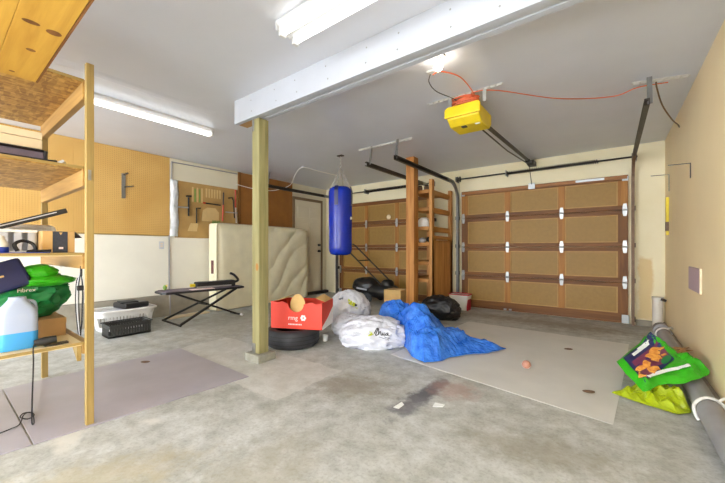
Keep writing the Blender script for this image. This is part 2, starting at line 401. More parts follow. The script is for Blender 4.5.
sp = thing('support_post', 'greenish pressure-treated post standing on a concrete footing under the beam', 'post', (-2.615, 1.885, 0))
B(-2.72, -2.51, 1.785, 1.985, 0, .072).build('footing_block', 'footing', sp, bevel=.012)
B(-2.668, -2.562, 1.832, 1.938, .072, 2.231).build('shaft', 'treated', sp, bevel=.006)
mb = MB(); mb.box(-2.66, -2.615, 1.828, 1.832, .07, .16); mb.box(-2.672, -2.668, 1.84, 1.93, .07, .15); mb.build('base_bracket', 'galv', sp)
MB().add([(-2.592 + .02 * math.cos(t), 1.8314, .865 + .036 * math.sin(t)) for t in [2 * math.pi * q / 14 for q in range(14)]], [tuple(range(14))]).build('knot', 'door_stile_z', sp)
mb = MB(); mb.box(-2.66, -2.635, 1.827, 1.832, 2.12, 2.231); mb.build('top_strap', 'galv', sp)

# ------------------------------------------------------------------ garage doors, tracks, springs
ZS = [.012, .57, 1.06, 1.565, 2.045]; XS = [-2.135, -1.365, -.6, .18]
def hinge(parent, x, z, wd=.05):
    mb = MB(); mb.prism([(-wd * .35, -.085), (wd * .35, -.085), (wd * .5, -.03), (wd * .5, .03), (wd * .35, .085), (-wd * .35, .085), (-wd * .5, .03), (-wd * .5, -.03)], (x, 5.757, z), (1, 0, 0), (0, 0, 1), (0, -.006, 0))
    mb.tube([(x - wd * .55, 5.745, z), (x + wd * .55, 5.745, z)], .012, 8); mb.build('hinge', 'steel_light', parent)
def garage_door(label):
    g = thing('garage_door', label, 'garage door', ((XS[0] + XS[3]) / 2, 5.79, 0), group='sectional garage doors'); g['kind'] = 'thing'
    x0, x1 = XS[0], XS[3]
    for j in range(4):
        z0, z1 = ZS[j] + .003, ZS[j + 1] - .003
        s = B(x0, x1, 5.795, 5.818, z0, z1).build('section', 'door_panel_board', g)
        hb, ht = (.13 if j == 0 else .058), (.075 if j == 3 else .058)
        B(x0, x1, 5.757, 5.795, z0, z0 + hb).build('rail', 'door_rail_x', s, bevel=.003)
        B(x0, x1, 5.757, 5.795, z1 - ht, z1).build('rail', 'door_rail_x', s, bevel=.003)
        sw = [.11, .085, .085, .11]
        for i in range(4):
            cx = XS[i] + (.055 if i == 0 else -.055 if i == 3 else 0)
            B(cx - sw[i] / 2, cx + sw[i] / 2, 5.760, 5.795, z0 + hb, z1 - ht).build('stile', 'door_stile_z' if j == 3 or i in (1, 2) else 'door_rail_z', s, bevel=.003)
        for i in range(3):
            a = XS[i] + (.11 if i == 0 else .0425); b_ = XS[i + 1] - (.11 if i == 2 else .0425); c0, c1 = z0 + hb, z1 - ht
            B(a, b_, 5.782, 5.795, c0, c1).build('panel', 'door_panel_board', s)
            m = MB(); t = .017
            for q in ((a, b_, c0, c0 + t), (a, b_, c1 - t, c1), (a, a + t, c0 + t, c1 - t), (b_ - t, b_, c0 + t, c1 - t)): m.box(q[0], q[1], 5.770, 5.782, q[2], q[3])
            m.build('moulding', 'panel_moulding', s)
    for j in (1, 2, 3):
        for i in range(4): hinge(g, XS[i] + (.035 if i == 0 else -.035 if i == 3 else 0), ZS[j])
    for x in (x0 + .03, x1 - .03):
        B(x - .04, x + .04, 5.74, 5.757, .02, .13).build('bottom_bracket', 'steel_light', g, bevel=.003)
        B(x - .035, x + .035, 5.735, 5.757, 1.96, 2.02).build('top_bracket', 'steel_light', g, bevel=.003)
    for x in (-1.32, -1.40): B(x - .02, x + .02, 5.745, 5.757, .025, .05).build('floor_catch', 'steel_light', g)
    return g
gd = garage_door('sectional brown garage door at right, in full view below the yellow opener')
gd2 = copy_tree(gd); gd2.location.x -= 2.875; gd2['label'] = 'sectional brown garage door behind the punching bag and lawn mower'
for nm, mt, b_ in (('stiffener', 'hardboard', (-2.12, .17, 5.73, 5.757, 1.985, 2.035)), ('strut', 'steel_light', (-.42, -.08, 5.72, 5.73, 1.995, 2.03))): B(*b_).build(nm, mt, gd, bevel=.003)
W[gd2] = Matrix.Translation(gd2.location)
MB().lathe([(0, 0), (.05, 0), (.05, .008), (.04, .02), (0, .026)], (-3.68, 5.782, 1.69), 20, Matrix.Rotation(R(90), 4, 'X')).build('round_disc', 'cream_box', gd2, smooth=True)

def channel(path, x, side):
    """C-shaped roller track swept along a path of (y, z) at x; it opens towards side"""
    prof = [(0, -.028), (.034, -.028), (.034, -.018), (.030, -.018), (.030, -.024), (.004, -.024), (.004, .024), (.030, .024), (.030, .018), (.034, .018), (.034, .028), (0, .028)]
    mb = MB(); n = len(prof); vs = []; fs = []
    for i, (y, z) in enumerate(path):
        a, b_ = path[max(0, i - 1)], path[min(len(path) - 1, i + 1)]; d = Vector((b_[0] - a[0], b_[1] - a[1])).normalized()
        for px, pn in prof: vs.append((x + side * px, y - d.y * pn, z + d.x * pn))
    for i in range(len(path) - 1):
        for j in range(n): fs.append((i * n + j, i * n + (j + 1) % n, (i + 1) * n + (j + 1) % n, (i + 1) * n + j))
    fs += [tuple(range(n)), tuple(range((len(path) - 1) * n, len(path) * n))]; return mb.add(vs, fs)
def track(label, x, side, ynear, zt=2.19, vm='galv'):
    t = thing('door_track', label, 'track', (x, 5.7, 0), group='garage door tracks')
    yv = 5.705; r = .30; zc = zt - r
    channel([(yv, .01), (yv, zc)], x, side).build('vertical_rail', vm, t)
    channel([(yv - r + r * math.cos(R(a)), zc + r * math.sin(R(a))) for a in range(0, 91, 10)] + [(yv - r - .12, zt)], x, side).build('curved_rail', vm, t, smooth=False)
    channel([(yv - r - .1, zt), (ynear, zt)], x, side).build('horizontal_rail', 'steel_dark', t)
    for z in (.08, .6, 1.08, 1.58): B(x - .03, x + .012, yv + .02, YF, z - .03, z + .03).build('wall_bracket', 'steel_dark', t)
    mb = MB().bar((x - side * .004, ynear + .06, zt + .0), (x - side * .004, ynear + .1, HC), .004, .035, (1, 0, 0)); mb.build('hanger_strap', 'galv', t)
    return t
track('galvanized track at left edge of the right garage door, curving over the wooden post', -2.205, 1, 3.58)
t2 = track('galvanized track hugging the right wall beside the right garage door', .245, -1, 3.5, 2.215, 'rust')
track('galvanized track between the doors, mostly hidden behind the wooden post', -2.655, -1, 3.62)
track('galvanized track above the entry door in the far left corner', -5.06, 1, 3.75)
def slotted(name, label, x0, x1, y, z, dy=0):
    t = thing(name, label, 'angle iron', ((x0 + x1) / 2, y, z)); L = x1 - x0; n = int(L / .05); mb = MB()
    # flat leg as a ladder with real slots, upright leg plain
    for sgn in (-1, 1): mb.bar((x0, y + sgn * .014, z), (x1, y + dy + sgn * .014, z), .009, .003)
    for i in range(n + 1):
        f = i / n; mb.obox((x0 + L * f, y + dy * f, z), (.014, .02, .003))
    mb.build('slotted_flange', 'galv_light', t)
    MB().bar((x0, y + .019, z + .01), (x1, y + dy + .019, z + .01), .003, .026).build('plain_flange', 'galv_light', t); return t
slotted('slotted_angle', 'slotted angle iron on the ceiling carrying the two middle door tracks', -2.86, -2.02, 3.70, HC - .026)
slotted('slotted_angle', 'slotted angle iron on the ceiling near the right wall end of the orange cord', .14, .5, 3.60, HC - .026, .1)
def spring(label, x0, x1, s0, s1, z=2.262):
    t = thing('torsion_bar', label, 'spring', ((x0 + x1) / 2, 5.70, z), group='torsion bars over the garage doors')
    MB().tube([(x0, 5.70, z), (x1, 5.70, z)], .012, 8).build('shaft', 'steel_dark', t, smooth=True)
    n = 46; pts = [(s0 + (s1 - s0) * i / (n * 8), 5.70 + .026 * math.cos(2 * math.pi * i / 8), z + .026 * math.sin(2 * math.pi * i / 8)) for i in range(n * 8 + 1)]
    MB().tube(pts, .006, 4).build('coil_spring', 'black_metal', t, smooth=True)
    for x in (x0 + .03, x1 - .06): MB().lathe([(0, 0), (.05, 0), (.05, .006), (.036, .01), (.034, .04), (.05, .044), (.05, .05), (0, .05)], (x, 5.70, z), 16, Matrix.Rotation(R(90), 4, 'Y')).build('cable_drum', 'steel_dark', t)
    for x in (x0 + .01, s0 - .02, x1 - .01): B(x - .003, x + .003, 5.66, YF - .001, z - .045, z + .045).build('bearing_plate', 'galv', t)
    for x in (x0 + .05, x1 - .05): MB().tube([(x, 5.725, z), (x, 5.73, .1)], .0025, 5).build('lift_cable', 'steel_dark', t)
spring('black torsion spring bar over the right garage door', -2.215, .275, -1.35, -.15)
spring('black torsion spring bar over the door behind the punching bag', -5.07, -2.66, -4.2, -3.1)

# opener
op = thing('door_opener', 'yellow garage door opener hanging from the ceiling below a coiled orange cord', 'door opener', (-1.07, 3.1, 2.23))
mb = MB(); mb.prism([(2.95, 2.235), (2.95, 2.335), (3.33, 2.335), (3.33, 2.235), (3.27, 2.185), (3.03, 2.185)], (-1.235, 0, 0), (0, 1, 0), (0, 0, 1), (.30, 0, 0)); mb.build('housing', 'opener_side', op, bevel=.012)
mb = MB(); mb.prism([(-1.25, 2.245), (-1.25, 2.325), (-1.22, 2.345), (-.94, 2.345), (-.92, 2.325), (-.92, 2.245)], (0, 2.925, 0), (1, 0, 0), (0, 0, 1), (0, .03, 0)); mb.build('front_cover', 'opener_yellow', op, bevel=.008)
B(-1.13, -1.085, 3.04, 3.085, 2.177, 2.188).build('button', 'black_plastic', op)
B(-1.0, -.96, 3.04, 3.06, 2.178, 2.188).build('indicator', 'white_plastic', op)
B(-.905, -.875, 2.955, 2.961, 2.33, 2.43).build('hanger_strap', 'steel_light', op); B(-1.22, -1.19, 2.955, 2.961, 2.33, 2.43).build('hanger_strap', 'steel_light', op)
MB().bar((-1.0, 3.28, 2.26), (-1.0, 5.7, 2.37), .032, .026).build('rail', 'steel_dark', op)
MB().tube([(-1.045, 3.28, 2.235), (-1.045, 4.4, 2.262), (-1.03, 5.6, 2.345)], .008, 6).build('chain', 'black_metal', op)
B(-1.05, -.95, 5.62, YF, 2.335, 2.4).build('header_bracket', 'steel_dark', op)
MB().bar((-1.0, 5.5, 2.35), (-1.0, 5.74, 2.02), .02, .006, (1, 0, 0)).build('door_arm', 'steel_dark', op)
B(-1.03, -.97, 5.40, 5.56, 2.325, 2.365).build('trolley', 'black_metal', op); B(-1.045, -.955, 5.715, 5.729, 1.97, 2.06).build('door_plate', 'steel_light', op)
slotted('slotted_angle', 'slotted angle iron on the ceiling holding up the yellow opener', -1.42, -.74, 2.94, 2.432)
ec = thing('extension_cord', 'orange extension cord coiled on the yellow opener and strung across the ceiling', 'cord', (-1.1, 3.05, 2.38))
pts = []
for i in range(130):
    t = i / 130 * 2 * math.pi * 7; rr = .115 + .012 * math.sin(i * .37); pts.append((-1.09 + rr * math.cos(t) * 1.0 + .01 * math.sin(i * 1.1), 3.03 + .075 * math.sin(t), 2.36 + .058 * (i / 130) + .014 * math.sin(t * .5 + i * .05)))
MB().tube(pts, .0085, 6).build('coil', 'cord_orange', ec, smooth=True)
MB().tube(smoothpts([(-1.02, 3.0, 2.41), (-.98, 2.94, 2.425), (-.80, 3.04, 2.427), (-.40, 3.56, 2.435), (.0, 3.82, 2.437), (.18, 3.72, 2.43), (.38, 3.78, 2.438)]), .0045, 6).build('ceiling_run', 'cord_orange', ec, smooth=True)
MB().tube(smoothpts([(-1.0, 2.97, 2.41), (-.96, 2.88, 2.39), (-.98, 2.62, 2.425), (-1.08, 2.47, 2.44), (-1.14, 2.44, 2.42)]), .005, 6).build('plug_end', 'cord_orange', ec, smooth=True)
oc = thing('ceiling_outlet', 'small junction outlet on the ceiling between bare bulb and opener', 'outlet', (-1.15, 2.44, 2.43))
B(-1.18, -1.12, 2.41, 2.47, 2.434, HC).build('cover_plate', 'white_enamel', oc, bevel=.003)
MB().tube(smoothpts([(-1.16, 2.44, 2.43), (-1.18, 2.46, 2.38), (-1.18, 2.60, 2.36), (-1.14, 2.86, 2.385), (-1.15, 3.0, 2.41)]), .004, 6).build('grey_wire', 'steel_dark', oc, smooth=True)
bb = thing('ceiling_bulb', 'bare glowing bulb in a white ceiling socket behind the beam', 'light bulb', (-1.02, 2.28, 2.38))
MB().lathe([(0, 0), (.05, 0), (.05, -.012), (.03, -.02), (.028, -.03), (0, -.03)], (-1.02, 2.28, HC), 16).build('socket', 'white_enamel', bb, smooth=True)
MB().lathe([(0, -.03), (.014, -.03), (.018, -.045), (.03, -.065), (.032, -.08), (.024, -.098), (0, -.105)], (-1.02, 2.28, HC), 16).build('glass_bulb', 'bulb_glow', bb, smooth=True)
tag(MB().tube(smoothpts([(.30, 3.72, 2.44), (.31, 3.78, 2.41), (.36, 3.95, 2.31), (.45, 4.2, 2.24), (.52, 4.45, 2.25), (.55, 4.62, 2.27)]), .006, 6).build('wire', 'rust', smooth=True), 'loose brown wire drooping from the ceiling to the right wall', 'wire')

# fluorescent fixtures
def fluorescent(label, c, L, rz, k=1.):
    t = thing('fluorescent_light', label, 'ceiling light', (c[0], c[1], HC), rz, group='fluorescent ceiling lights'); h = L / 2
    mb = MB(); mb.prism([(-.085 * k, 0), (-.085 * k, -.02), (-.045 * k, -.052), (.045 * k, -.052), (.085 * k, -.02), (.085 * k, 0)], (-h, 0, 0), (0, 1, 0), (0, 0, 1), (L, 0, 0)); mb.build('housing', 'white_enamel', t, local=True)
    for y in (-.052 * k, .052 * k):
        MB().tube([(-h + .03, y, -.068), (h - .03, y, -.068)], .019 if k == 1 else .014, 12).build('tube', 'tube_glow', t, smooth=True, local=True)
        for sx_ in (-1, 1): MB().box(sx_ * (h - .015) - .012, sx_ * (h - .015) + .012, y - .022, y + .022, -.094, -.03).build('lamp_holder', 'white_enamel', t, local=True, bevel=.004)
    for sx_ in (-1, 1): MB().box(sx_ * (h + .004) - .004, sx_ * (h + .004) + .004, -.088 * k, .088 * k, -.06, 0).build('end_cap', 'white_enamel', t, local=True, bevel=.003)
fluorescent('twin-tube fluorescent ceiling light beyond the wooden rack, nearest the pegboard', (-3.79, 1.42), 1.26, R(90), .62)
fluorescent('twin-tube fluorescent ceiling light in front of the white beam', (-1.03, 1.40), 1.26, 0)

# ------------------------------------------------------------------ timber rack at left and what stands on it
rk = thing('storage_rack', 'home-built timber storage rack with particle board shelves at the left edge', 'shelving', (-3.05, -.1, 0))
for x, y in ((-2.44, .58), (-3.64, .58), (-2.44, -.85), (-3.64, -.85)):
    h_ = .0185; B(x - h_, x + h_, y - h_, y + h_, .0085 if x > -3 else 0, 2.11 if x > -3 else 2.0).build('post', 'stud_z', rk, bevel=.003)
DZ = [(2.02, .095), (1.51, .095), (1.007, .075), (.486, .05)]
for z, eh in DZ:
    dk = B(-3.614, -2.468, -.85, .552, z - .018, z).build('shelf_deck', 'osb' if z > 1.2 else 'ply_pale', rk)
    B(-2.468, -2.460, -.85, .56, z - .012, z + .002).build('front_lip', 'stud_y', dk)
    B(-3.62, -2.46, .553, .588, z - .018 - eh, z).build('end_rail', 'shade_x', rk, bevel=.003)
    B(-3.614, -2.47, -.85, -.812, z - .018 - eh, z - .018).build('end_rail', 'shade_x', rk, bevel=.003)
MB().prism([(-2.468, .468), (-2.60, .468), (-2.468, .38)], (0, .53, 0), (1, 0, 0), (0, 0, 1), (0, .02, 0)).build('gusset', 'stud_x', rk)
B(-2.421, -2.418, .57, .584, 1.43, 1.49).build('mending_plate', 'galv', rk)

ov = thing('overhead_shelf', 'knotty yellow pine plank shelf overhead in the top left corner', 'shelf', (-1.5, -.2, 1.9))
for i in range(8):
    y1 = .348 - i * .148; B(-2.40, -.55, y1 - .1475, y1, 1.90, 1.922).build('plank', 'pine_x', ov, bevel=.002)
B(-2.40, -.55, .349, .357, 1.90, 1.925).build('edge_strip', 'door_rail_x', ov); B(-2.40, -.55, .357, .359, 1.91, 1.926).build('edge_trim', 'white_enamel', ov)
for x in (-2.33, -.62):
    for y in (-.35, -.75): B(x - .02, x + .02, y - .045, y + .045, 1.922, HC).build('ceiling_hanger', 'stud_z', ov)
# dark knots are grown into the planks: flat discs let into the underside
for x, y, a_, b_ in [(-1.775, .245, .026, .016), (-1.792, .313, .024, .022), (-2.025, .279, .016, .014), (-2.338, .256, .011, .01)]:
    MB().add([(x + b_ * math.cos(t), y + a_ * math.sin(t), 1.8996) for t in [2 * math.pi * i / 14 for i in range(14)]], [tuple(range(14))]).build('knot', 'door_rail_x', ov)

# upper shelf: suitcase, cream case, small tool
sc1 = thing('suitcase', 'flat mauve grey suitcase with dark edges on the upper rack shelf', 'suitcase', (-3.0, 0, 1.512))
ss = B(-3.25, -2.75, -.55, .45, 1.514, 1.63).build('shell', 'suitcase', sc1, bevel=.022)
for z in (1.522, 1.622):
    MB().tube([(-3.24, -.53, z), (-3.24, .43, z), (-3.225, .45, z), (-2.77, .45, z), (-2.748, .43, z), (-2.748, -.53, z)], .008, 6).build('edge_binding', 'suitcase_edge', ss, smooth=True)
for y in (.43,): MB().tube([(-2.748, y + .012, 1.522), (-2.748, y + .012, 1.622)], .009, 6).build('corner_guard', 'suitcase_edge', ss)
MB().tube([(-2.747, -.53, 1.573), (-2.747, .44, 1.573)], .003, 6).build('zip', 'suitcase_edge', ss)
cb_ = thing('wooden_case', 'cream coloured flat case lying on the mauve suitcase', 'case', (-3.0, 0, 1.632))
B(-3.22, -2.76, -.55, .43, 1.634, 1.69).build('bottom_half', 'cream_box', cb_, bevel=.004); B(-3.22, -2.76, -.55, .43, 1.692, 1.735).build('lid', 'cream_box', cb_, bevel=.004)
tl = thing('putty_knife', 'small dark hand tool near the post on the upper rack shelf', 'hand tool', (-2.62, .42, 1.512))
MB().bar((-2.62, .36, 1.53), (-2.60, .47, 1.535), .05, .025).build('handle', 'ink_black', tl, bevel=.006); MB().bar((-2.60, .47, 1.53), (-2.59, .50, 1.55), .045, .014).build('blade', 'grey_plastic', tl)
# middle shelf
ap = thing('white_appliance', 'white plastic appliance behind the printed box on the middle rack shelf', 'appliance', (-3.15, .3, 1.009))
B(-3.35, -3.0, .02, .60 - .06, 1.009, 1.19).build('body', 'white_plastic', ap, bevel=.03)
MB().lathe([(0, 0), (.075, 0), (.07, .01), (0, .012)], (-3.0, .2, 1.12), 20, Matrix.Rotation(R(90), 4, 'Y')).build('dial', 'steel_dark', ap)
B(-3.0, -2.992, .4, .5, 1.09, 1.15).build('display', 'grey_plastic', ap)
cr = thing('slatted_tray', 'grey white slatted plastic tray at the left of the printed box', 'tray', (-2.85, .2, 1.009))
mb = MB(); mb.box(-2.98, -2.70, -.2, .40, 1.009, 1.02); mb.build('base', 'grey_plastic', cr)
for i in range(11): B(-2.708, -2.70, .39 - i * .055 - .03, .39 - i * .055, 1.02, 1.125).build('slat', 'grey_plastic', cr)
B(-2.712, -2.694, -.2, .40, 1.125, 1.142).build('rim', 'white_plastic', cr, bevel=.004); B(-2.98, -2.712, .392, .40, 1.02, 1.135).build('end_wall', 'grey_plastic', cr); B(-2.98, -2.972, -.2, .392, 1.02, 1.135).build('rear_wall', 'grey_plastic', cr)
pb = thing('printed_box', 'small tan cardboard box with a dark printed panel on the middle rack shelf', 'box', (-2.7, .48, 1.009))
pc = B(-2.85, -2.60, .405, .548, 1.009, 1.135).build('carton', 'cardboard', pb, bevel=.002)
B(-2.60, -2.5985, .448, .515, 1.009, 1.134).build('dark_print', 'print_navy', pc); B(-2.5985, -2.598, .475, .495, 1.03, 1.042).build('white_print', 'print_white', pc)
MB().prism([(.492, 1.128), (.476, 1.128), (.484, 1.112)], (-2.5985, 0, 0), (0, 1, 0), (0, 0, 1), (.0008, 0, 0)).build('notch_print', 'tan_card', pc)
MB().add([(-2.60, .548, 1.135), (-2.85, .548, 1.135), (-2.83, .585, 1.10), (-2.62, .585, 1.10)], [(0, 1, 2, 3)]).build('open_flap', 'print_navy', pb, solid=.003)
bl = thing('black_plank', 'long black flat plank leaning across the things on the middle rack shelf', 'plank', (-2.85, .3, 1.1))
MB().bar((-2.87, .55, 1.278), (-2.87, .02, 1.06), .16, .03).build('board', 'black_plastic', bl, bevel=.003); MB().bar((-2.788, .50, 1.262), (-2.788, .06, 1.08), .004, .006).build('edge_strip', 'grey_plastic', bl)
bt = thing('spray_bottle', 'blue and white bottle at the frame edge on the middle rack shelf', 'bottle', (-2.56, .22, 1.009))
MB().lathe([(0, 0), (.032, 0), (.034, .03), (.034, .05), (.02, .075), (.018, .09), (0, .092)], (-2.56, .235, 1.009), 16).build('bottle_body', 'white_plastic', bt, smooth=True)
MB().lathe([(.0345, 0), (.0355, .004), (.0355, .026), (.0345, .03)], (-2.56, .235, 1.011), 16).build('blue_band', 'blue_plastic', bt, smooth=True)
cc = MB().tube(smoothpts([(-2.55, .3, 1.02), (-2.56, .29, 1.055), (-2.57, .32, 1.075), (-2.57, .36, 1.06), (-2.56, .37, 1.025), (-2.54, .34, 1.016), (-2.53, .38, 1.018), (-2.52, .43, 1.02)]), .009, 6)
tag(cc.build('cable', 'ink_black', smooth=True), 'black cable looped on the middle rack shelf before the slatted tray', 'cable')
tag(B(-2.60, -2.49, .12, .42, 1.0085, 1.0125).build('folder', 'blue_plastic', bevel=.001), 'thin blue folder lying flat on the middle rack shelf', 'folder')
# lower shelf
jg = thing('jug', 'translucent plastic jug part filled with blue liquid on the lower rack shelf', 'jug', (-2.60, .312, .488))
def rr(w_, d_, z, rad=.03, n=4):
    o = []
    for cx, cy, a0 in ((w_ - rad, d_ - rad, 0), (-w_ + rad, d_ - rad, 90), (-w_ + rad, -d_ + rad, 180), (w_ - rad, -d_ + rad, 270)):
        for i in range(n + 1): a = R(a0 + 90 * i / n); o.append((cx + rad * math.cos(a), cy + rad * math.sin(a), z))
    return o
def loft(rings, cx, cy):
    mb = MB(); n = len(rings[0]); vs = [(cx + p[0], cy + p[1], p[2]) for r_ in rings for p in r_]; fs = []
    for i in range(len(rings) - 1):
        for j in range(n): fs.append((i * n + j, i * n + (j + 1) % n, (i + 1) * n + (j + 1) % n, (i + 1) * n + j))
    return mb.add(vs, fs + [tuple(range(n))[::-1], tuple(range((len(rings) - 1) * n, len(rings) * n))])
loft([rr(.058, .074, .488), rr(.062, .078, .50), rr(.062, .078, .58)], -2.60, .305).build('blue_liquid', 'jug_liquid', jg, smooth=True)
loft([rr(.062, .078, .58), rr(.062, .078, .67), rr(.056, .07, .705), rr(.042, .048, .735, .03), rr(.032, .036, .755, .028), rr(.031, .034, .768, .026)], -2.60, .305).build('clear_upper_body', 'jug_clear', jg, smooth=True)
MB().tube(smoothpts([(-2.60, .335, .745), (-2.60, .368, .735), (-2.60, .378, .70), (-2.60, .376, .66)]), .009, 8).build('handle', 'jug_clear', jg, smooth=True)
wbx = thing('wood_box', 'brown wooden box behind the blue jug on the lower rack shelf', 'box', (-3.1, .1, .488))
B(-3.30, -2.76, -.4, .54, .488, .60).build('body', 'pine_brown', wbx, bevel=.003); B(-2.76, -2.752, -.4, .54, .565, .60).build('front_batten', 'pine_brown', wbx)
gb = thing('green_shopping_bag', 'crumpled dark green bag with bright lime patches on the lower rack shelf', 'bag', (-2.95, .40, .602))
g0 = blob((-2.93, .36, .75), (.15, .185, .165), 0, 4.2, .16, 4, 80, 44, .85, .602).build('bag_body', 'green_dark', gb, smooth=True)
blob((-2.79, .45, .835), (.07, .12, .035), R(4), 8.1, .16, 5, 40, 18, .9, .652).build('lime_fold', 'green_bag', gb, smooth=True)
blob((-2.80, .42, .885), (.06, .075, .05), 0, 2.5, .16, 5, 30, 16, .9, .652).build('lime_patch', 'green_bag', gb, smooth=True)
tv, tf = text2d('Fibrex', .031)
drape(tv, tf, g0, (-2.5, .36, .787), (0, 1, 0), (0, 0, 1), .006).build('bag_text', 'print_white', gb)
nb = thing('navy_bag', 'navy blue packet with small yellow print tipped onto the green bag', 'packet', (-2.85, .2, .8))
rot = Matrix.Rotation(R(-14), 4, 'X') @ Matrix.Rotation(R(22), 4, 'Y')
MB().obox((-2.76, .20, .845), (.05, .34, .17), Matrix.Rotation(R(20), 4, 'X') @ Matrix.Rotation(R(-16), 4, 'Y')).build('packet', 'navy_bag', nb, bevel=.015)
mm = Matrix.Translation((-2.76, .20, .845)) @ Matrix.Rotation(R(20), 4, 'X') @ Matrix.Rotation(R(-16), 4, 'Y')
for y, z, a_, b_ in ((.02, .035, .05, .010), (.05, 0, .05, .010), (-.04, .0, .03, .012), (-.02, -.045, .04, .01)):
    MB().add([mm @ Vector((.0258, y + sy * a_ / 2, z + sz * b_ / 2)) for sy, sz in ((-1, -1), (1, -1), (1, 1), (-1, 1))], [(0, 1, 2, 3)]).build('yellow_print', 'tan_card', nb)
gp = thing('black_grip', 'black handled tool on the lower rack shelf edge with a cord trailing to the floor', 'hand tool', (-2.5, .4, .488))
MB().tube([(-2.52, .36, .515), (-2.515, .40, .519), (-2.51, .45, .523)], [.016, .023, .019], 10).build('grip', 'black_plastic', gp, smooth=True)
B(-2.54, -2.50, .40, .50, .488, .497).build('foot_plate', 'steel_dark', gp)
MB().tube(smoothpts([(-2.51, .36, .512), (-2.44, .345, .50), (-2.435, .345, .42), (-2.47, .345, .22), (-2.58, .36, .06), (-2.70, .385, .016), (-2.86, .40, .014), (-2.90, .37, .016), (-2.84, .345, .018), (-2.77, .37, .02), (-2.80, .40, .022), (-2.87, .39, .022), (-2.84, .36, .026), (-2.74, .33, .014), (-2.71, .29, .014), (-2.68, .2, .014)]), .0032, 6).build('cord', 'ink_black', gp, smooth=True)
hc = thing('hanging_cables', 'looped grey and black cables hanging inside the rack post above lower shelf', 'cables', (-2.5, .56, .52))
for i, (dx, r0) in enumerate(((0, .016), (.012, .010), (-.012, .022))):
    MB().tube([(-2.52 + dx + .01 * math.sin(t * 2), .555 + r0 * .8 * math.cos(t), .70 + .175 * math.sin(t) + .01 * math.sin(5 * t + i)) for t in [2 * math.pi * q / 28 for q in range(28)]], .003, 5, True).build('loop', 'ink_black' if i else 'grey_plastic', hc, smooth=True)
MB().tube([(-2.50, .556, .87), (-2.50, .556, .93)], .006, 6).build('hook', 'ink_black', hc); MB().obox((-2.50, .552, .80), (.02, .03, .03)).build('tie', 'ink_black', hc, bevel=.004)

# ------------------------------------------------------------------ on the left wall
pg = thing('pegboard', 'yellow pegboard covering the upper left wall', 'pegboard', (XL + .01, 1, 1.24))
for y0, y1 in ((-1.3, -.0805), (-.08, 1.1395), (1.14, 2.285)): B(XL, XL + .018, y0, y1, 1.24, 2.445).build('panel', 'pegboard', pg)
B(XL, XL + .026, -1.3, 2.285, 1.225, 1.24).build('bottom_batten', 'stud_y', pg)
ph = thing('pegboard_bracket', 'grey metal bracket with a prong on the yellow pegboard', 'bracket', (XL + .02, 1.68, 1.74))
B(XL + .018, XL + .03, 1.655, 1.70, 1.74, 2.09).build('backplate', 'galv', ph); MB().tube([(XL + .03, 1.69, 1.90), (XL + .15, 1.76, 1.91)], .008, 6).build('prong', 'steel_dark', ph); MB().tube([(XL + .03, 1.68, 2.07), (XL + .09, 1.71, 2.09)], .012, 6).build('upper_prong', 'steel_dark', ph)
tb = thing('tool_board', 'tan tool board with painted tool outlines between pegboard and brown panel', 'tool board', (XL, 2.9, 1.22))
B(XL + .015, XL + .03, 2.36, 3.44, 1.21, 2.11).build('backing', 'tool_board', tb); 
XT = XL + .031
def flatpoly(poly, mat, nm): MB().prism(poly, (XT - .001, 0, 0), (0, 1, 0), (0, 0, 1), (.002, 0, 0)).build(nm, mat, tb)
for i in range(5): flatpoly([(2.62 + i * .038, 1.80), (2.645 + i * .038, 1.80), (2.645 + i * .038, 2.04 - .02 * (i % 2)), (2.62 + i * .038, 2.04 - .02 * (i % 2))], 'paint_green' if i % 2 else 'paint_outline', 'painted_outline')
for i in range(6): flatpoly([(2.85 + i * .048, 1.90), (2.872 + i * .048, 1.90), (2.878 + i * .048, 2.05), (2.846 + i * .048, 2.05)], 'paint_outline', 'painted_outline')
flatpoly([(2.78, 1.5), (2.80, 1.68), (2.88, 1.73), (3.02, 1.73), (3.08, 1.66), (3.08, 1.5)], 'paint_outline', 'painted_outline'); flatpoly([(2.55, 1.32), (2.70, 1.32), (2.72, 1.45), (2.60, 1.45)], 'paint_outline', 'painted_outline')
flatpoly([(2.96, 1.40), (3.1, 1.40), (3.1, 1.52), (2.96, 1.52)], 'paint_green', 'painted_outline')
def tool(name, label, parts):
    ys = [p[1] for q in parts for p in q[2]]; zs = [p[2] for q in parts for p in q[2]]
    t = thing(name, label, 'hand tool', (XT, sum(ys) / len(ys), min(zs)), group='tools hung on the tool board')
    for nm, mt, pts, r_ in parts: MB().tube(pts, r_, 6).build(nm, mt, t, smooth=True)
x = XT + .02
tool('claw_hammer', 'black handled hammer hanging upright at the left of the tool board', [('handle', 'ink_black', [(x, 2.556, 1.56), (x, 2.556, 1.86)], .013), ('head', 'steel_dark', [(x, 2.52, 1.875), (x, 2.60, 1.885)], .016)])
tool('steel_bar', 'short silver bar held level at the left edge of the tool board', [('bar', 'steel_light', [(x, 2.40, 1.69), (x, 2.55, 1.695)], .013)])
tool('hex_key', 'black hex key with its short arm level, low on the tool board', [('arm', 'ink_black', [(x, 2.684, 1.455), (x, 2.684, 1.70), (x, 2.75, 1.705)], .011)])
tool('pry_bar', 'dark bar hung level across the middle of the tool board', [('shank', 'ink_black', [(x, 2.818, 1.80), (x, 3.10, 1.79)], .011), ('claw', 'red_paint', [(x, 2.80, 1.80), (x, 2.83, 1.80)], .014)])
tool('pipe_wrench', 'dark red handled wrench hanging at the right half of the tool board', [('handle', 'red_paint', [(x, 3.138, 1.52), (x, 3.15, 1.80)], .012), ('jaw', 'steel_dark', [(x, 3.15, 1.80), (x, 3.156, 2.02)], .011)])
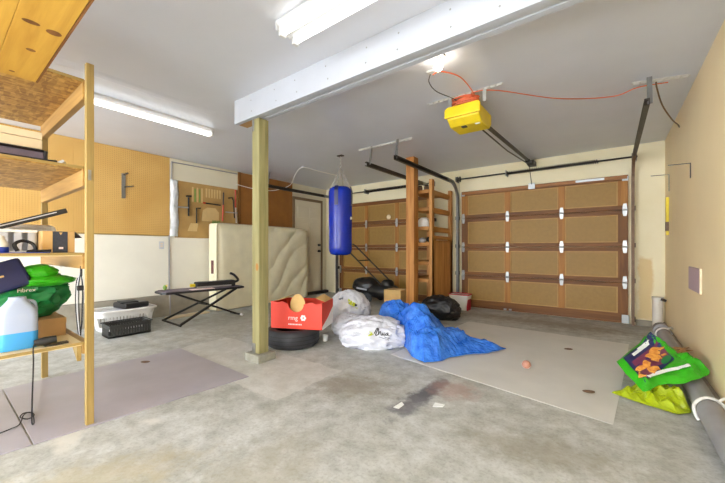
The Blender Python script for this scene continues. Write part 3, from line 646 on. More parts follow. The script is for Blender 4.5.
tool('pry_hook', 'black hooked bar hanging near the right edge of the tool board', [('shaft', 'ink_black', [(x, 3.25, 1.935), (x, 3.32, 1.95), (x, 3.345, 1.9), (x, 3.368, 1.588)], .011)])
tool('silver_rod', 'silver rod held level at the right edge of the tool board', [('rod', 'steel_light', [(x, 3.194, 1.681), (x, 3.425, 1.683)], .011)])
tool('red_lever', 'long thin red and white lever at the right edge of the tool board', [('upper_arm', 'red_paint', [(x - .01, 3.395, 1.78), (x - .01, 3.39, 2.1)], .012), ('lower_arm', 'white_plastic', [(x - .01, 3.41, 1.5), (x - .01, 3.395, 1.78)], .01)])
pk = thing('plastic_pouch', 'long crinkled clear plastic pouch hung beside the yellow pegboard', 'pouch', (XL + .04, 2.34, 1.23))
mb = MB(); nu, nv = 10, 40; vs_ = []
for i in range(nv + 1):
    for j in range(nu + 1):
        y = 2.285 + .115 * j / nu; z = 1.225 + .88 * i / nv; vs_.append((XL + .035 + .022 * math.sin(math.pi * j / nu) + .012 * crease((y * 3, z * 2, 0), 6, 2), y + .006 * math.sin(z * 14), z))
MB().add(vs_, [(i * (nu + 1) + j, i * (nu + 1) + j + 1, (i + 1) * (nu + 1) + j + 1, (i + 1) * (nu + 1) + j) for i in range(nv) for j in range(nu)]).build('sleeve', 'clear_plastic', pk, smooth=True, solid=.004)
MB().tube([(XL + .02, 2.34, 2.09), (XL + .05, 2.34, 2.10)], .006, 6).build('hook', 'steel_dark', pk)
cn = thing('conduit', 'thin grey conduit down the left wall beside the yellow pegboard', 'conduit', (XL + .02, 2.276, 0))
MB().tube(smoothpts([(XL + .058, 2.276, .01), (XL + .056, 2.276, .3), (XL + .026, 2.276, .42), (XL + .026, 2.276, 1.2), (XL + .026, 2.30, 1.3), (XL + .026, 2.31, 2.30), (XL + .026, 2.33, 2.37), (XL + .026, 2.42, 2.385), (XL + .026, 3.44, 2.40)]), .009, 6).build('pipe', 'pvc_grey', cn, smooth=True)
ol = thing('wall_outlet', 'small white outlet plate on the white lower left wall', 'outlet', (XL + .014, 2.17, 1.03))
B(XL + .014, XL + .02, 2.135, 2.205, 1.03, 1.145).build('cover', 'white_enamel', ol, bevel=.002)
for z in (1.06, 1.10): B(XL + .02, XL + .0215, 2.155, 2.185, z, z + .022).build('socket', 'cream_box', ol)
bp = thing('brown_panel', 'dark brown hardboard panel standing behind the mattress up to the ceiling', 'board', (XL + .03, 4.1, 1.2))
B(XL + .015, XL + .035, 3.455, 4.735, 1.30, 2.435).build('sheet', 'hardboard', bp); B(XL + .035, XL + .048, 3.455, 3.50, 1.30, 2.435).build('edge_batten', 'door_rail_z', bp)
tag(MB().tube(smoothpts([(XL + .06, 3.40, 2.2), (XL + .07, 3.8, 2.17), (XL + .1, 4.2, 2.2), (-5.2, 4.45, 2.32), (-4.75, 4.2, 2.43), (-4.26, 3.93, 2.438), (-4.23, 4.3, 2.436), (-4.2, 4.75, 2.438)]), .007, 6).build('power_cable', 'white_plastic', smooth=True), 'white cable sagging across the brown panel and up to the ceiling', 'cable')

# mattress leaning on the wall
mt_ = thing('mattress', 'cream mattress stood on its side against the left wall', 'mattress', (-5.28, 3.9, 0), group=None)
def mattress():
    mb = MB(); Y0, Y1, X0, X1, ZT = 2.87, 4.92, -5.40, -5.14, 1.455; nu, nv = 90, 50; vs = []; fs = []
    for i in range(nv + 1):
        for j in range(nu + 1):
            s, t = j / nu, i / nv; y = Y0 + (Y1 - Y0) * s; z = .01 + (ZT - .01) * t
            e = min(s * 2.05, (1 - s) * 2.05, (1 - t) * 1.45, .12) / .12; puff = .03 * math.sin(e * math.pi / 2)
            fold = .022 * (abs(math.sin((y * .75 - z * .62) * 9 + 2.2 * N3((y, z, 0), 2, 1))) ** .6 - .6) * max(0, min(1, (s - .2) * 2)) * min(1, 4 * t) * 1.3
            vs.append((X1 - .03 + puff + fold + .008 * N3((y, z, 0), 5, 3), y, z - .03 * (s > .9) * (s - .9) * 10 * t))
    fs = [(i * (nu + 1) + j, i * (nu + 1) + j + 1, (i + 1) * (nu + 1) + j + 1, (i + 1) * (nu + 1) + j) for i in range(nv) for j in range(nu)]
    n0 = len(vs); b = []
    ring = [j for j in range(nu + 1)] + [(i) * (nu + 1) + nu for i in range(1, nv + 1)] + [nv * (nu + 1) + j for j in range(nu - 1, -1, -1)] + [i * (nu + 1) for i in range(nv - 1, 0, -1)]
    for q in ring: p = vs[q]; b.append((X0, p[1], p[2]))
    vs += b; m = len(ring)
    fs += [(ring[i], ring[(i + 1) % m], n0 + (i + 1) % m, n0 + i) for i in range(m)] + [tuple(range(n0, n0 + m))]
    return mb.add(vs, fs)
mb_ = mattress().build('body', 'mattress_cloth', mt_, smooth=True, bevel=.02)
MB().tube([(-5.155, 2.875, .02), (-5.155, 2.875, 1.42), (-5.155, 2.90, 1.452), (-5.155, 4.7, 1.452), (-5.155, 4.9, 1.42)], .009, 6).build('edge_piping', 'piping', mb_, smooth=True)
MB().tube([(-5.385, 2.875, .02), (-5.385, 2.875, 1.42), (-5.385, 2.90, 1.452), (-5.385, 4.7, 1.452), (-5.385, 4.9, 1.42)], .009, 6).build('edge_piping', 'piping', mb_, smooth=True)
B(-5.31, -5.24, 2.861, 2.869, .62, .84).build('side_label', 'tag_brown', mb_, bevel=.002)

# ------------------------------------------------------------------ boards on the floor
tag(MB().prism([(-3.55, .345), (-2.42, .345), (-2.33, 1.57), (-3.55, 1.585)], (0, 0, .001), (1, 0, 0), (0, 1, 0), (0, 0, .007)).build('hardboard_sheet', 'purple_board', bevel=.002), 'smooth mauve grey board lying flat between the rack and the footing', 'board')
tag(MB().prism([(-3.55, -.88), (-2.50, -.88), (-2.425, .338), (-3.55, .338)], (0, 0, .001), (1, 0, 0), (0, 1, 0), (0, 0, .007)).build('hardboard_sheet', 'purple_board', bevel=.002), 'smooth mauve grey board lying flat under the rack at frame edge', 'board')
tag(MB().prism([(-1.72, 2.735), (.007, 2.426), (.075, 3.36), (.15, 4.58), (-1.62, 4.64)], (0, 0, .001), (1, 0, 0), (0, 1, 0), (0, 0, .002)).build('floor_sheet', 'grey_board'), 'large pale sheet lying flat before the right garage door', 'sheet')

# laundry basket and crate
def basket(label, name, x0, x1, y0, y1, h, mat, flare, nslot, cat):
    t = thing(name, label, cat, ((x0 + x1) / 2, (y0 + y1) / 2, 0)); cx, cy = (x0 + x1) / 2, (y0 + y1) / 2; a, b_ = (x1 - x0) / 2, (y1 - y0) / 2
    rd = .09 if flare else .02
    loft([rr(a - flare, b_ - flare, .004, rd, 5), rr(a - flare, b_ - flare, .022, rd, 5)], cx, cy).build('bottom', mat, t)
    def wallband(z0, z1, th=.006):
        mb = MB(); rings = []
        for off in (0, -th):
            for z in (z0, z1):
                f_ = flare * (1 - z / h); rings.append([(cx + p[0], cy + p[1], p[2]) for p in rr(a - f_ + off, b_ - f_ + off, z, rd, 5)])
        n = len(rings[0]); vs = [p for r_ in rings for p in r_]; fs = []
        for (q, w_) in ((0, 1), (1, 3), (3, 2), (2, 0)):
            for j in range(n): fs.append((q * n + j, q * n + (j + 1) % n, w_ * n + (j + 1) % n, w_ * n + j))
        return mb.add(vs, fs)
    wallband(.004, h * .22).build('lower_band', mat, t, smooth=True); wallband(h * .72, h * .96).build('upper_band', mat, t, smooth=True)
    pts = [(cx + p[0], cy + p[1], h) for p in rr(a + .008, b_ + .008, 0, rd, 6)]
    MB().tube(pts, .014 if flare else .007, 8, True).build('rim', mat, t, smooth=True)
    for k_ in range(nslot):                                       # upright bars between the slots, on the two long and two short sides
        f0, f1 = flare * (1 - .2), flare * (1 - .74)
        y = cy - b_ + rd + (2 * b_ - 2 * rd) * (k_ + .5) / nslot
        for sgn in (-1, 1): MB().bar((cx + sgn * (a - f0 - .003), y, h * .2), (cx + sgn * (a - f1 - .003), y, h * .74), .007, (2 * b_ - 2 * rd) / nslot * .62, (0, 1, 0)).build('upright_bar', mat, t)
    ns = max(3, nslot // 2)
    for k_ in range(ns):
        x_ = cx - a + rd + (2 * a - 2 * rd) * (k_ + .5) / ns
        for sgn in (-1, 1): MB().bar((x_, cy + sgn * (b_ - f0 - .003), h * .2), (x_, cy + sgn * (b_ - f1 - .003), h * .74), (2 * a - 2 * rd) / ns * .62, .007, (0, 1, 0)).build('upright_bar', mat, t)
    return t
lb = basket('white slotted laundry basket on the floor below the white wall', 'laundry_basket', -5.33, -4.92, 1.25, 1.90, .25, 'white_plastic', .05, 13, 'basket')
cr2 = basket('low dark slotted crate on the floor before the laundry basket', 'crate', -4.83, -4.57, 1.26, 1.70, .15, 'crate_dark', 0, 14, 'crate')
ct = thing('black_case', 'black case lying across the white laundry basket', 'case', (-5.1, 1.66, .25))
MB().obox((-5.12, 1.66, .292), (.30, .30, .075), Matrix.Rotation(R(10), 4, 'Z')).build('shell', 'black_plastic', ct, bevel=.02); MB().obox((-5.12, 1.62, .335), (.22, .2, .02), Matrix.Rotation(R(-6), 4, 'Z')).build('top_pad', 'ink_black', ct, bevel=.008)
tag(blob((-5.12, 1.47, .215), (.15, .14, .04), 0, 3, .1, 4, 36, 16, .8, .05).build('grey_cloth', 'grey_plastic', smooth=True), 'crumpled pale grey cloth inside the laundry basket', 'cloth')
tag(MB().obox((-5.22, 2.45, .012), (.16, .62, .02), Matrix.Rotation(R(4), 4, 'Z')).build('loose_board', 'cream_box', bevel=.003), 'pale loose board on the floor under the ironing board', 'board')

# ironing board with things on it
ib = thing('ironing_board', 'low black-legged ironing board standing before the mattress', 'ironing board', (-4.7, 2.4, 0))
mb = MB(); out = [(-4.855, 1.86), (-4.80, 1.82), (-4.55, 1.80), (-4.50, 1.84), (-4.38, 2.80), (-4.42, 2.90), (-4.70, 2.90), (-4.76, 2.86)]
mb.prism(out, (0, 0, .445), (1, 0, 0), (0, 1, 0), (0, 0, .028)); mb.build('top', 'black_plastic', ib, bevel=.008)
mb = MB(); mb.prism([(p[0] * .94 - 4.64 * .06, p[1] * .96 + 2.35 * .04) for p in out], (0, 0, .473), (1, 0, 0), (0, 1, 0), (0, 0, .006)); mb.build('cover', 'suitcase', ib, bevel=.002)
for xa, xb in ((-4.52, -4.56), (-4.70, -5.08)): MB().bar((xa, 2.83, .44), (xb, 2.04, .02), .028, .028).build('leg', 'black_metal', ib)
MB().tube([(-5.12, 2.045, .014), (-4.53, 2.03, .014)], .014, 8).build('foot_bar', 'black_metal', ib, smooth=True)
MB().bar((-4.70, 2.0, .44), (-4.72, 2.92, .03), .075, .025).build('leg', 'black_metal', ib)
MB().tube([(-4.86, 2.95, .016), (-4.60, 2.96, .016)], .016, 8).build('foot_bar', 'black_metal', ib, smooth=True)
MB().tube([(-4.60, 2.958, .018), (-4.56, 2.96, .018)], .02, 8).build('foot_cap', 'white_plastic', ib)
MB().tube([(-4.80, 2.40, .245), (-4.58, 2.40, .245)], .012, 8).build('pivot_rod', 'black_metal', ib)
dr = thing('power_tool', 'long black power tool lying on the ironing board', 'power tool', (-4.56, 2.55, .479))
MB().bar((-4.62, 2.26, .525), (-4.53, 2.80, .525), .13, .09).build('body', 'black_plastic', dr, bevel=.02)
MB().tube(smoothpts([(-4.53, 2.78, .53), (-4.52, 2.86, .56), (-4.53, 2.80, .64), (-4.535, 2.74, .67)]), .018, 8).build('handle', 'black_plastic', dr, smooth=True)
MB().bar((-4.55, 2.25, .50), (-4.47, 2.72, .50), .006, .02).build('steel_strip', 'steel_light', dr)
MB().tube([(-4.63, 2.20, .525), (-4.62, 2.27, .525)], .022, 10).build('yellow_nose', 'yellow_tool', dr)
tag(MB().obox((-4.50, 2.30, .481), (.13, .30, .004), Matrix.Rotation(R(-8), 4, 'Z')).build('paper_sheet', 'print_white'), 'white papers on the ironing board in front of the power tool', 'paper')
yb = thing('green_sprig', 'tiny lime green sprig at the left end of the ironing board', 'plant', (-4.76, 1.93, .479))
MB().sphere((-4.76, 1.93, .515), (.022, .026, .036)).build('sprig', 'paint_green', yb, smooth=True); MB().sphere((-4.755, 1.945, .535), .014).build('tip', 'yellow_tool', yb, smooth=True)

# tyre and the red box on it
ty = thing('tyre', 'black car tyre lying flat beside the green post', 'tyre', (-2.765, 2.41, 0))
cas = MB().lathe([(.17, .02), (.20, .004), (.245, .0), (.272, .02), (.283, .05), (.285, .095), (.283, .14), (.272, .17), (.245, .188), (.20, .184), (.17, .168), (.18, .095)], (-2.765, 2.41, .001), 56, closed=True).build('casing', 'rubber', ty, smooth=True)
for z in (.055, .095, .135): MB().lathe([(.2845, z - .004), (.2865, z - .004), (.2865, z + .004), (.2845, z + .004)], (-2.765, 2.41, .001), 56, closed=True).build('tread_rib', 'ink_black', cas, smooth=True)
rb = thing('red_box', 'open red cardboard box with white lettering sitting on the tyre', 'box', (-2.38, 2.462, .192), R(25))
# local frame: x runs to the left end at -.57, y to the back
t_ = .006; arc = [(-.285 + .085 * math.cos(R(a)), .28 - .02 + -.085 * math.sin(R(a)) - .0) for a in range(0, 181, 15)]
front = [(-.57, 0), (0, 0), (0, .275), (-.07, .262), (-.11, .285)] + [(x_, z_) for x_, z_ in arc] + [(-.44, .285), (-.50, .27), (-.57, .285)]
fw = MB().prism(front, (0, 0, 0), (1, 0, 0), (0, 0, 1), (0, t_, 0)).build('front_wall', 'red_card', rb, local=True)
MB().box(-.57, 0, .374, .38, 0, .27).build('rear_wall', 'red_card', rb, local=True); MB().box(-.57, -.564, .006, .374, 0, .275).build('end_wall', 'red_card', rb, local=True)
MB().box(-.006, 0, .006, .374, 0, .275).build('end_wall', 'red_card', rb, local=True); MB().box(-.564, -.006, .006, .374, 0, .005).build('base', 'cardboard', rb, local=True)
tab = [(-.285 + .085 * math.cos(R(a)), .235 + .125 * math.sin(R(a))) for a in range(0, 181, 15)] + [(-.37, .10), (-.2, .10)]
MB().prism(tab, (0, .03, 0), (1, 0, 0), (0, .05, 1), (0, .004, 0)).build('inner_tab', 'tan_card', rb, local=True)
MB().add([(-.006, .12, .274), (-.006, .36, .274), (-.10, .36, .325), (-.12, .13, .31)], [(0, 1, 2, 3)]).build('side_flap', 'tan_card', rb, local=True, solid=.004)
MB().add([(-.564, .10, .274), (-.564, .36, .274), (-.47, .36, .31), (-.46, .12, .30)], [(0, 1, 2, 3)]).build('side_flap', 'tan_card', rb, local=True, solid=.004)
tv, tf = text2d('rmg', .068); flat2d([(p[0] - .32, p[1] + .115) for p in tv], tf, (0, -.0015, 0), (1, 0, 0), (0, 0, 1)).build('lettering', 'print_white', fw, local=True)
MB().add([(.0008, .004, 0), (.0008, .376, 0), (.0008, .376, .19), (.0008, .2, .10), (.0008, .004, .03)], [(0, 1, 2, 3, 4)]).build('white_side_print', 'photo_white', rb, local=True)
mb = MB()
for i in range(6):
    a = R(60 * i); cx_, cz_ = -.205 + .02 * math.cos(a), .118 + .02 * math.sin(a); mb.add([(cx_ + .013 * math.cos(R(q * 45)), -.0015, cz_ + .013 * math.sin(R(q * 45))) for q in range(8)], [tuple(range(8))])
mb.build('flower_logo', 'print_white', fw, local=True)
mb = MB()
for i in range(9): mb.add([(-.37 + i * .017, -.0015, .042), (-.359 + i * .017, -.0015, .042), (-.359 + i * .017, -.0015, .054), (-.37 + i * .017, -.0015, .054)], [(0, 1, 2, 3)])
mb.build('small_print', 'print_white', fw, local=True)

# plastic bags, tarp
RZ = R(37)
b1 = blob((-2.06, 2.93, .10), (.32, .22, .2), RZ, 5.3, .12, 5, 110, 60, .85).build('plastic_bag', 'bag_white', smooth=True)
tag(b1, 'stuffed white plastic bag with black script, lying before the blue tarp', 'bag', 'stuffed white plastic bags'); 
b2 = blob((-2.80, 3.42, .23), (.27, .2, .25), RZ, 9.7, .10, 4.5, 90, 50, .95, taper=.12).build('plastic_bag', 'bag_white', smooth=True)
tag(b2, 'stuffed white plastic bag with lime and grey print behind the red box', 'bag', 'stuffed white plastic bags')
b3 = blob((-2.54, 3.07, .11), (.17, .15, .14), RZ, 2.9, .13, 5, 60, 34, .9).build('plastic_bag', 'bag_white', smooth=True)
tag(b3, 'small plain white plastic bag squeezed between red box and script bag', 'bag', 'stuffed white plastic bags')
fwd, rgt = Vector((-.602, .798, 0)), Vector((.798, .602, 0))
def pr(target, nm, mat, polys, org, ax, ay):
    vs_, fs_ = [], []
    for v_, f_ in polys: o_ = len(vs_); vs_ += v_; fs_ += [tuple(i + o_ for i in q) for q in f_]
    drape(vs_, fs_, target, org, ax, ay).build(nm, mat, target)
def sk(pts, wd, k_=1.): return stroke2d([tuple(p) for p in smoothpts([(x_ * k_, y_ * k_) for x_, y_ in pts], 5)], wd * k_)
sax, say = (rgt + Vector((0, 0, -.16))).normalized(), (Vector((0, 0, 1)) - .5 * fwd * -1 * -1).normalized()
TS = .78; nrm = (-fwd + Vector((0, 0, .55))).normalized(); sax = rgt.copy(); say = nrm.cross(sax).normalized()
o1 = Vector((-1.95, 2.90, .07))
pr(b1, 'script_print', 'ink_black', [sk([(-.09, .035), (-.06, .085), (-.04, .09), (-.065, .04), (-.07, .01), (-.04, .02)], .013, TS), sk([(-.03, .09), (-.035, .02), (-.02, .05), (-.005, .05), (0, .015), (.015, .02)], .012, TS), sk([(.02, .05), (.02, .015), (.035, .02), (.04, .05), (.04, .01), (.06, .02)], .011, TS), sk([(.065, .045), (.06, .01), (.085, .01), (.09, .04), (.075, .03), (.10, .0), (.13, .01)], .01, TS)], o1, sax, say)
pr(b1, 'grey_print', 'ink_grey', [sk([(-.03, -.01), (.04, -.035), (.10, -.05)], .008, TS), sk([(.04, -.01), (.07, -.025), (.12, -.03)], .01, TS)], o1, sax, say)
pr(b1, 'leaf_print', 'ink_lime', [([(-.15, .02), (-.10, .0), (-.09, .035), (-.12, .045)], [(0, 1, 2, 3)]), sk([(-.17, .0), (-.13, .01), (-.10, .03)], .012, TS)], o1, sax, say)
o2 = Vector((-2.72, 3.30, .33))
def rect(x0, x1, y0, y1, sh=0): return ([(x0, y0), (x1, y0 + sh), (x1, y1 + sh), (x0, y1)], [(0, 1, 2, 3)])
pr(b2, 'lime_print', 'ink_lime', [rect(.0, .05, -.02, .045, -.03), rect(.055, .12, -.055, .005, -.03)], o2, sax, say)
pr(b2, 'black_print', 'ink_black', [rect(.085, .115, -.055, -.02, -.01), sk([(0, .0), (.05, -.03), (.11, -.05)], .008)], o2, sax, say)
pr(b2, 'grey_print', 'ink_grey', [rect(-.11, -.065, .055, .10, -.02), rect(-.125, -.09, .04, .06, -.01)], o2, sax, say)

def tarp():
    outline = [(-1.34, 2.69), (-1.24, 2.82), (-1.17, 3.04), (-1.0, 3.30), (-.85, 3.575), (-.98, 3.62), (-1.22, 3.66), (-1.5, 3.72), (-1.85, 3.78), (-2.2, 3.72), (-2.38, 3.5), (-2.34, 3.36), (-2.1, 3.24), (-1.84, 3.12), (-1.66, 2.95), (-1.52, 2.78)]
    cen = Vector((-1.78, 3.32)); n = len(outline); nu, nv = 110, 34; vs = []
    # even walk round the outline
    segs = [Vector(outline[(i + 1) % n]) - Vector(outline[i]) for i in range(n)]; tot = sum(s.length for s in segs); ring = []
    for j in range(nu):
        d = tot * j / nu; i = 0
        while d > segs[i].length: d -= segs[i].length; i += 1
        ring.append(Vector(outline[i]) + segs[i].normalized() * d)
    bumps = [(-2.10, 3.40, .26, .22), (-1.80, 3.35, .28, .2), (-1.62, 3.12, .22, .15), (-1.48, 2.95, .13, .2), (-1.38, 3.3, .07, .18)]
    for i in range(nv + 1):
        for j in range(nu):
            t = i / nv; p = cen.lerp(ring[j], t); q = Vector((p.x, p.y, 0))
            h = 0
            for bx, by, bh, bs in bumps: h = max(h, bh * math.exp(-(((p.x - bx) ** 2 + (p.y - by) ** 2) / (2 * bs * bs)) ** 1.25)) + .12 * bh * math.exp(-((p.x - bx) ** 2 + (p.y - by) ** 2) / (2 * bs * bs))
            e = min(1, (1 - t) * 5.5); e = math.sin(e * math.pi / 2)
            cr_ = crease(q, 3.4, 11) * .055 + crease(q, 7, 5) * .042 + crease(q, 15, 2) * .02
            z = (h + .03 + cr_ * (1 if h > .05 else .55)) * e
            wv = .03 * N3(q, 6, 8) * (t > .0)
            vs.append((p.x + wv * .8, p.y - wv * .6, max(.014 + .006 * N3(q, 12, 3), z)))
    fs = [(i * nu + j, i * nu + (j + 1) % nu, (i + 1) * nu + (j + 1) % nu, (i + 1) * nu + j) for i in range(nv) for j in range(nu)]
    return MB().add(vs, fs)
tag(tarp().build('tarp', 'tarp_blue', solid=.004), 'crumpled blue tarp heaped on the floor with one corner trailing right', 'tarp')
tag(blob((-2.03, 4.60, .13), (.27, .14, .21), R(5), 6.6, .1, 5, 72, 40, .85).build('rubbish_bag', 'bag_black', smooth=True), 'shiny black rubbish bag behind the blue tarp', 'bag')
bn = thing('white_bin', 'small white bin with a red rim behind the black bag', 'bin', (-2.08, 5.5, 0))
loft([rr(.13, .085, .002, .02), rr(.165, .11, .26, .02)], -2.06, 5.50).build('bin_body', 'white_plastic', bn, smooth=True)
MB().tube([(-2.06 + p[0], 5.50 + p[1], .262) for p in rr(.167, .112, 0, .02)], .009, 6, True).build('red_rim', 'red_plastic', bn, smooth=True)
B(-1.925, -1.905, 5.42, 5.58, .0, .25).build('red_side', 'red_plastic', bn, bevel=.005)
cx_ = thing('cardboard_box', 'closed tan cardboard box beside the foot of the wooden post', 'box', (-2.92, 4.88, 0))
B(-3.09, -2.765, 4.70, 5.0, .002, .345).build('carton', 'tan_card', cx_, bevel=.004); B(-3.089, -2.766, 4.83, 4.87, .3455, .347).build('tape', 'cream_box', cx_)

# lawn mower
lm = thing('lawn_mower', 'black push lawn mower with folded handle before the left garage door', 'lawn mower', (-3.7, 5.3, 0))
blob((-3.50, 5.32, .22), (.30, .23, .14), 0, 7, .03, 3, 40, 20, .7).build('deck', 'black_plastic', lm, smooth=True)
MB().lathe([(0, 0), (.12, 0), (.12, .07), (.08, .11), (0, .12)], (-3.40, 5.3, .33), 20).build('engine', 'black_metal', lm, smooth=True)
blob((-3.90, 5.30, .30), (.26, .20, .17), R(8), 3, .07, 4, 48, 24, .8).build('grass_bag', 'bag_black', lm, smooth=True)
MB().bar((-3.98, 5.085, .27), (-3.74, 5.085, .25), .012, .028).build('grey_strip', 'grey_plastic', lm)
for x_, r_ in ((-3.72, .1), (-3.25, .09)):
    for y_ in (5.09, 5.53): MB().lathe([(0, -.022), (r_ * .5, -.022), (r_ * .9, -.02), (r_, -.012), (r_, .012), (r_ * .9, .02), (r_ * .5, .022), (0, .022)], (x_, y_, r_), 20, Matrix.Rotation(R(90), 4, 'X')).build('wheel', 'rubber', lm, smooth=True)
hd = [(-3.42, 5.12, .36), (-4.34, 5.10, 1.10), (-4.38, 5.12, 1.13), (-4.38, 5.48, 1.13), (-4.34, 5.5, 1.10), (-3.42, 5.5, .36)]
MB().tube(hd, .014, 8).build('handle', 'black_metal', lm, smooth=True); MB().tube([(-3.98, 5.10, .80), (-3.98, 5.5, .80)], .01, 8).build('cross_bar', 'black_metal', lm)

# punching bag
pbg = thing('punching_bag', 'blue cylindrical punching bag hanging on chains from the ceiling', 'punching bag', (-3.30, 3.80, .93))
px, py = -3.285, 3.80
MB().lathe([(0, .935), (.10, .937), (.15, .955), (.172, 1.0), (.176, 1.05), (.174, 1.3), (.178, 1.5), (.176, 1.75), (.174, 1.88), (.166, 1.93), (.13, 1.962), (.06, 1.975), (0, 1.976)], (px, py, 0), 40).build('bag_body', 'vinyl_blue', pbg, smooth=True)
for i in range(4):
    a = R(90 * i + 20); c_, s_ = math.cos(a), math.sin(a)
    MB().add([(px + c_ * r_ - s_ * w_, py + s_ * r_ + c_ * w_, z_) for r_, z_ in ((.178, 1.68), (.181, 1.80), (.180, 1.90), (.160, 1.965)) for w_ in (-.028, .028)], [(0, 1, 3, 2), (2, 3, 5, 4), (4, 5, 7, 6)]).build('strap', 'vinyl_navy', pbg, solid=.005)
    p0, p1 = Vector((px + c_ * .155, py + s_ * .155, 1.955)), Vector((px, py, 2.26)); n = 11; mb = MB()
    for k_ in range(n):
        cc_ = p0.lerp(p1, (k_ + .5) / n); d = (p1 - p0).normalized(); sd = d.cross(Vector((s_, -c_, 0)) if k_ % 2 else Vector((c_, s_, 0))).normalized()
        mb.tube([cc_ + d * .019 * math.cos(t) + sd * .009 * math.sin(t) for t in [2 * math.pi * q / 10 for q in range(10)]], .0032, 5, True)
    mb.build('chain', 'chain', pbg)
MB().tube([(px + .022 * math.cos(t), py, 2.275 + .022 * math.sin(t)) for t in [2 * math.pi * q / 14 for q in range(14)]], .005, 6, True).build('ring', 'chain', pbg)
mb = MB()
for k_ in range(5): mb.tube([Vector((px + (.010 * math.sin(t) if k_ % 2 else 0), py + (0 if k_ % 2 else .010 * math.sin(t)), 2.31 + k_ * .027 + .018 * math.cos(t))) for t in [2 * math.pi * q / 10 for q in range(10)]], .0035, 5, True)
mb.build('chain', 'chain', pbg)
B(px - .05, px + .05, py - .03, py + .03, 2.435, HC).build('ceiling_plate', 'steel_dark', pbg, bevel=.003)
MB().sphere((px + .172, py + .035, 1.49), .022).build('white_badge', 'white_plastic', pbg, smooth=True)

# wooden post and shelf unit between the doors
tag(B(-2.555, -2.415, 4.51, 4.65, 0, HC).build('wooden_post', 'brown_post', bevel=.006), 'orange brown wooden post from floor to ceiling before the wooden shelf unit', 'post')
su = thing('shelf_unit', 'open wooden shelf unit between the two garage doors', 'shelving', (-2.48, 5.2, 0))
UX0, UX1, UY0, UY1 = -2.70, -2.245, 4.78, 5.62
for x_, y_, w_ in ((UX1 - .05, UY0, .05), (UX0, UY0, .05), (UX1 - .05, UY1 - .09, .05), (UX0, UY1 - .09, .05)): B(x_, x_ + w_, y_, y_ + .09, 0, 2.13 if y_ < 5 and x_ > -2.5 else 2.05).build('upright', 'fir_z', su, bevel=.003)
for z in (1.97, 1.69, 1.385, 1.13, .83, .557, .10):
    B(UX0 + .002, UX1 - .055, UY0 + .012, UY1 - .01, z - .018, z).build('shelf', 'fir_y', su); B(UX0 + .055, UX1 - .055, UY0 - .005, UY0 + .012, z - .055, z + .002).build('shelf_edge', 'fir_x', su, bevel=.002)
    if z > 1.2: B(UX1 - .05, UX1 - .015, UY0 + .092, UY1 - .092, z - .085, z).build('side_rail', 'fir_y', su, bevel=.002)
B(UX1 - .013, UX1, UY0 + .03, UY1, .02, 1.17).build('side_panel', 'fir_z', su); B(UX1 - .04, UX1, UY0 + .092, UY1 - .092, 1.18, 1.24).build('side_rail', 'fir_y', su)
he = thing('white_helmet', 'white rounded helmet on the wooden shelf unit', 'helmet', (-2.42, 4.9, 1.387))
MB().lathe([(.0, 0), (.105, 0), (.115, .006), (.108, .02), (.105, .07), (.088, .12), (.05, .155), (0, .165)], (-2.45, 4.92, 1.387), 24).build('shell', 'white_plastic', he, smooth=True)
for x_, lab in ((-2.49, 'small dark jar, leftmost of two on top of the shelf unit'), (-2.38, 'small dark jar, rightmost of two on top of the shelf unit')):
    j_ = thing('jar', lab, 'jar', (x_, 4.86, 1.972), group='jars on the shelf unit'); MB().lathe([(0, 0), (.035, 0), (.037, .02), (.037, .055), (.028, .07), (0, .07)], (x_, 4.86, 1.972), 16).build('glass_body', 'rust', j_, smooth=True); MB().lathe([(0, .07), (.03, .07), (.03, .085), (0, .087)], (x_, 4.86, 1.972), 16).build('lid', 'ink_black', j_, smooth=True)
gl = thing('cloth_bundle', 'small black and white bundle on the open side of the shelf unit', 'bundle', (-2.33, 5.0, 1.132))
blob((-2.36, 5.0, 1.185), (.06, .09, .05), 0, 3, .15, 5, 30, 16, .9, 1.132).build('black_cloth', 'ink_black', gl, smooth=True); blob((-2.33, 5.12, 1.165), (.05, .06, .03), 0, 5, .15, 5, 30, 16, .9, 1.132).build('white_cloth', 'white_plastic', gl, smooth=True)
tag(blob((-2.46, 4.88, 1.172), (.05, .05, .04), 0, 5, .1, 4, 24, 14, .9, 1.132).build('stone_cup', 'grey_plastic', smooth=True), 'small grey pot below the white helmet on the shelf unit', 'pot')

# ------------------------------------------------------------------ along the right wall
pp = thing('drain_pipe', 'grey plastic pipe lying along the foot of the right wall', 'pipe', (.47, 3.5, 0))
MB().tube([(.468, -.2, .062), (.468, 5.25, .062)], .062, 20).build('long_pipe', 'pvc_grey', pp, smooth=True)
MB().lathe([(.0, 0), (.075, 0), (.075, .14), (.066, .15), (0, .15)], (.468, 5.18, .075), 20, Matrix.Rotation(R(-90), 4, 'X')).build('collar', 'pvc_grey', pp, smooth=True)
vp = thing('upright_pipe', 'short white upright pipe in the far right corner', 'pipe', (.46, 5.55, 0))
MB().tube([(.462, 5.53, .002), (.462, 5.53, .40)], .052, 20).build('pipe', 'pvc_white', vp, smooth=True); MB().tube([(.462, 5.53, .40), (.462, 5.53, .43)], .058, 20).build('cap', 'pvc_white', vp, smooth=True); MB().bar((.49, 5.47, .41), (.53, 5.49, .39), .03, .03).build('valve', 'steel_dark', vp)
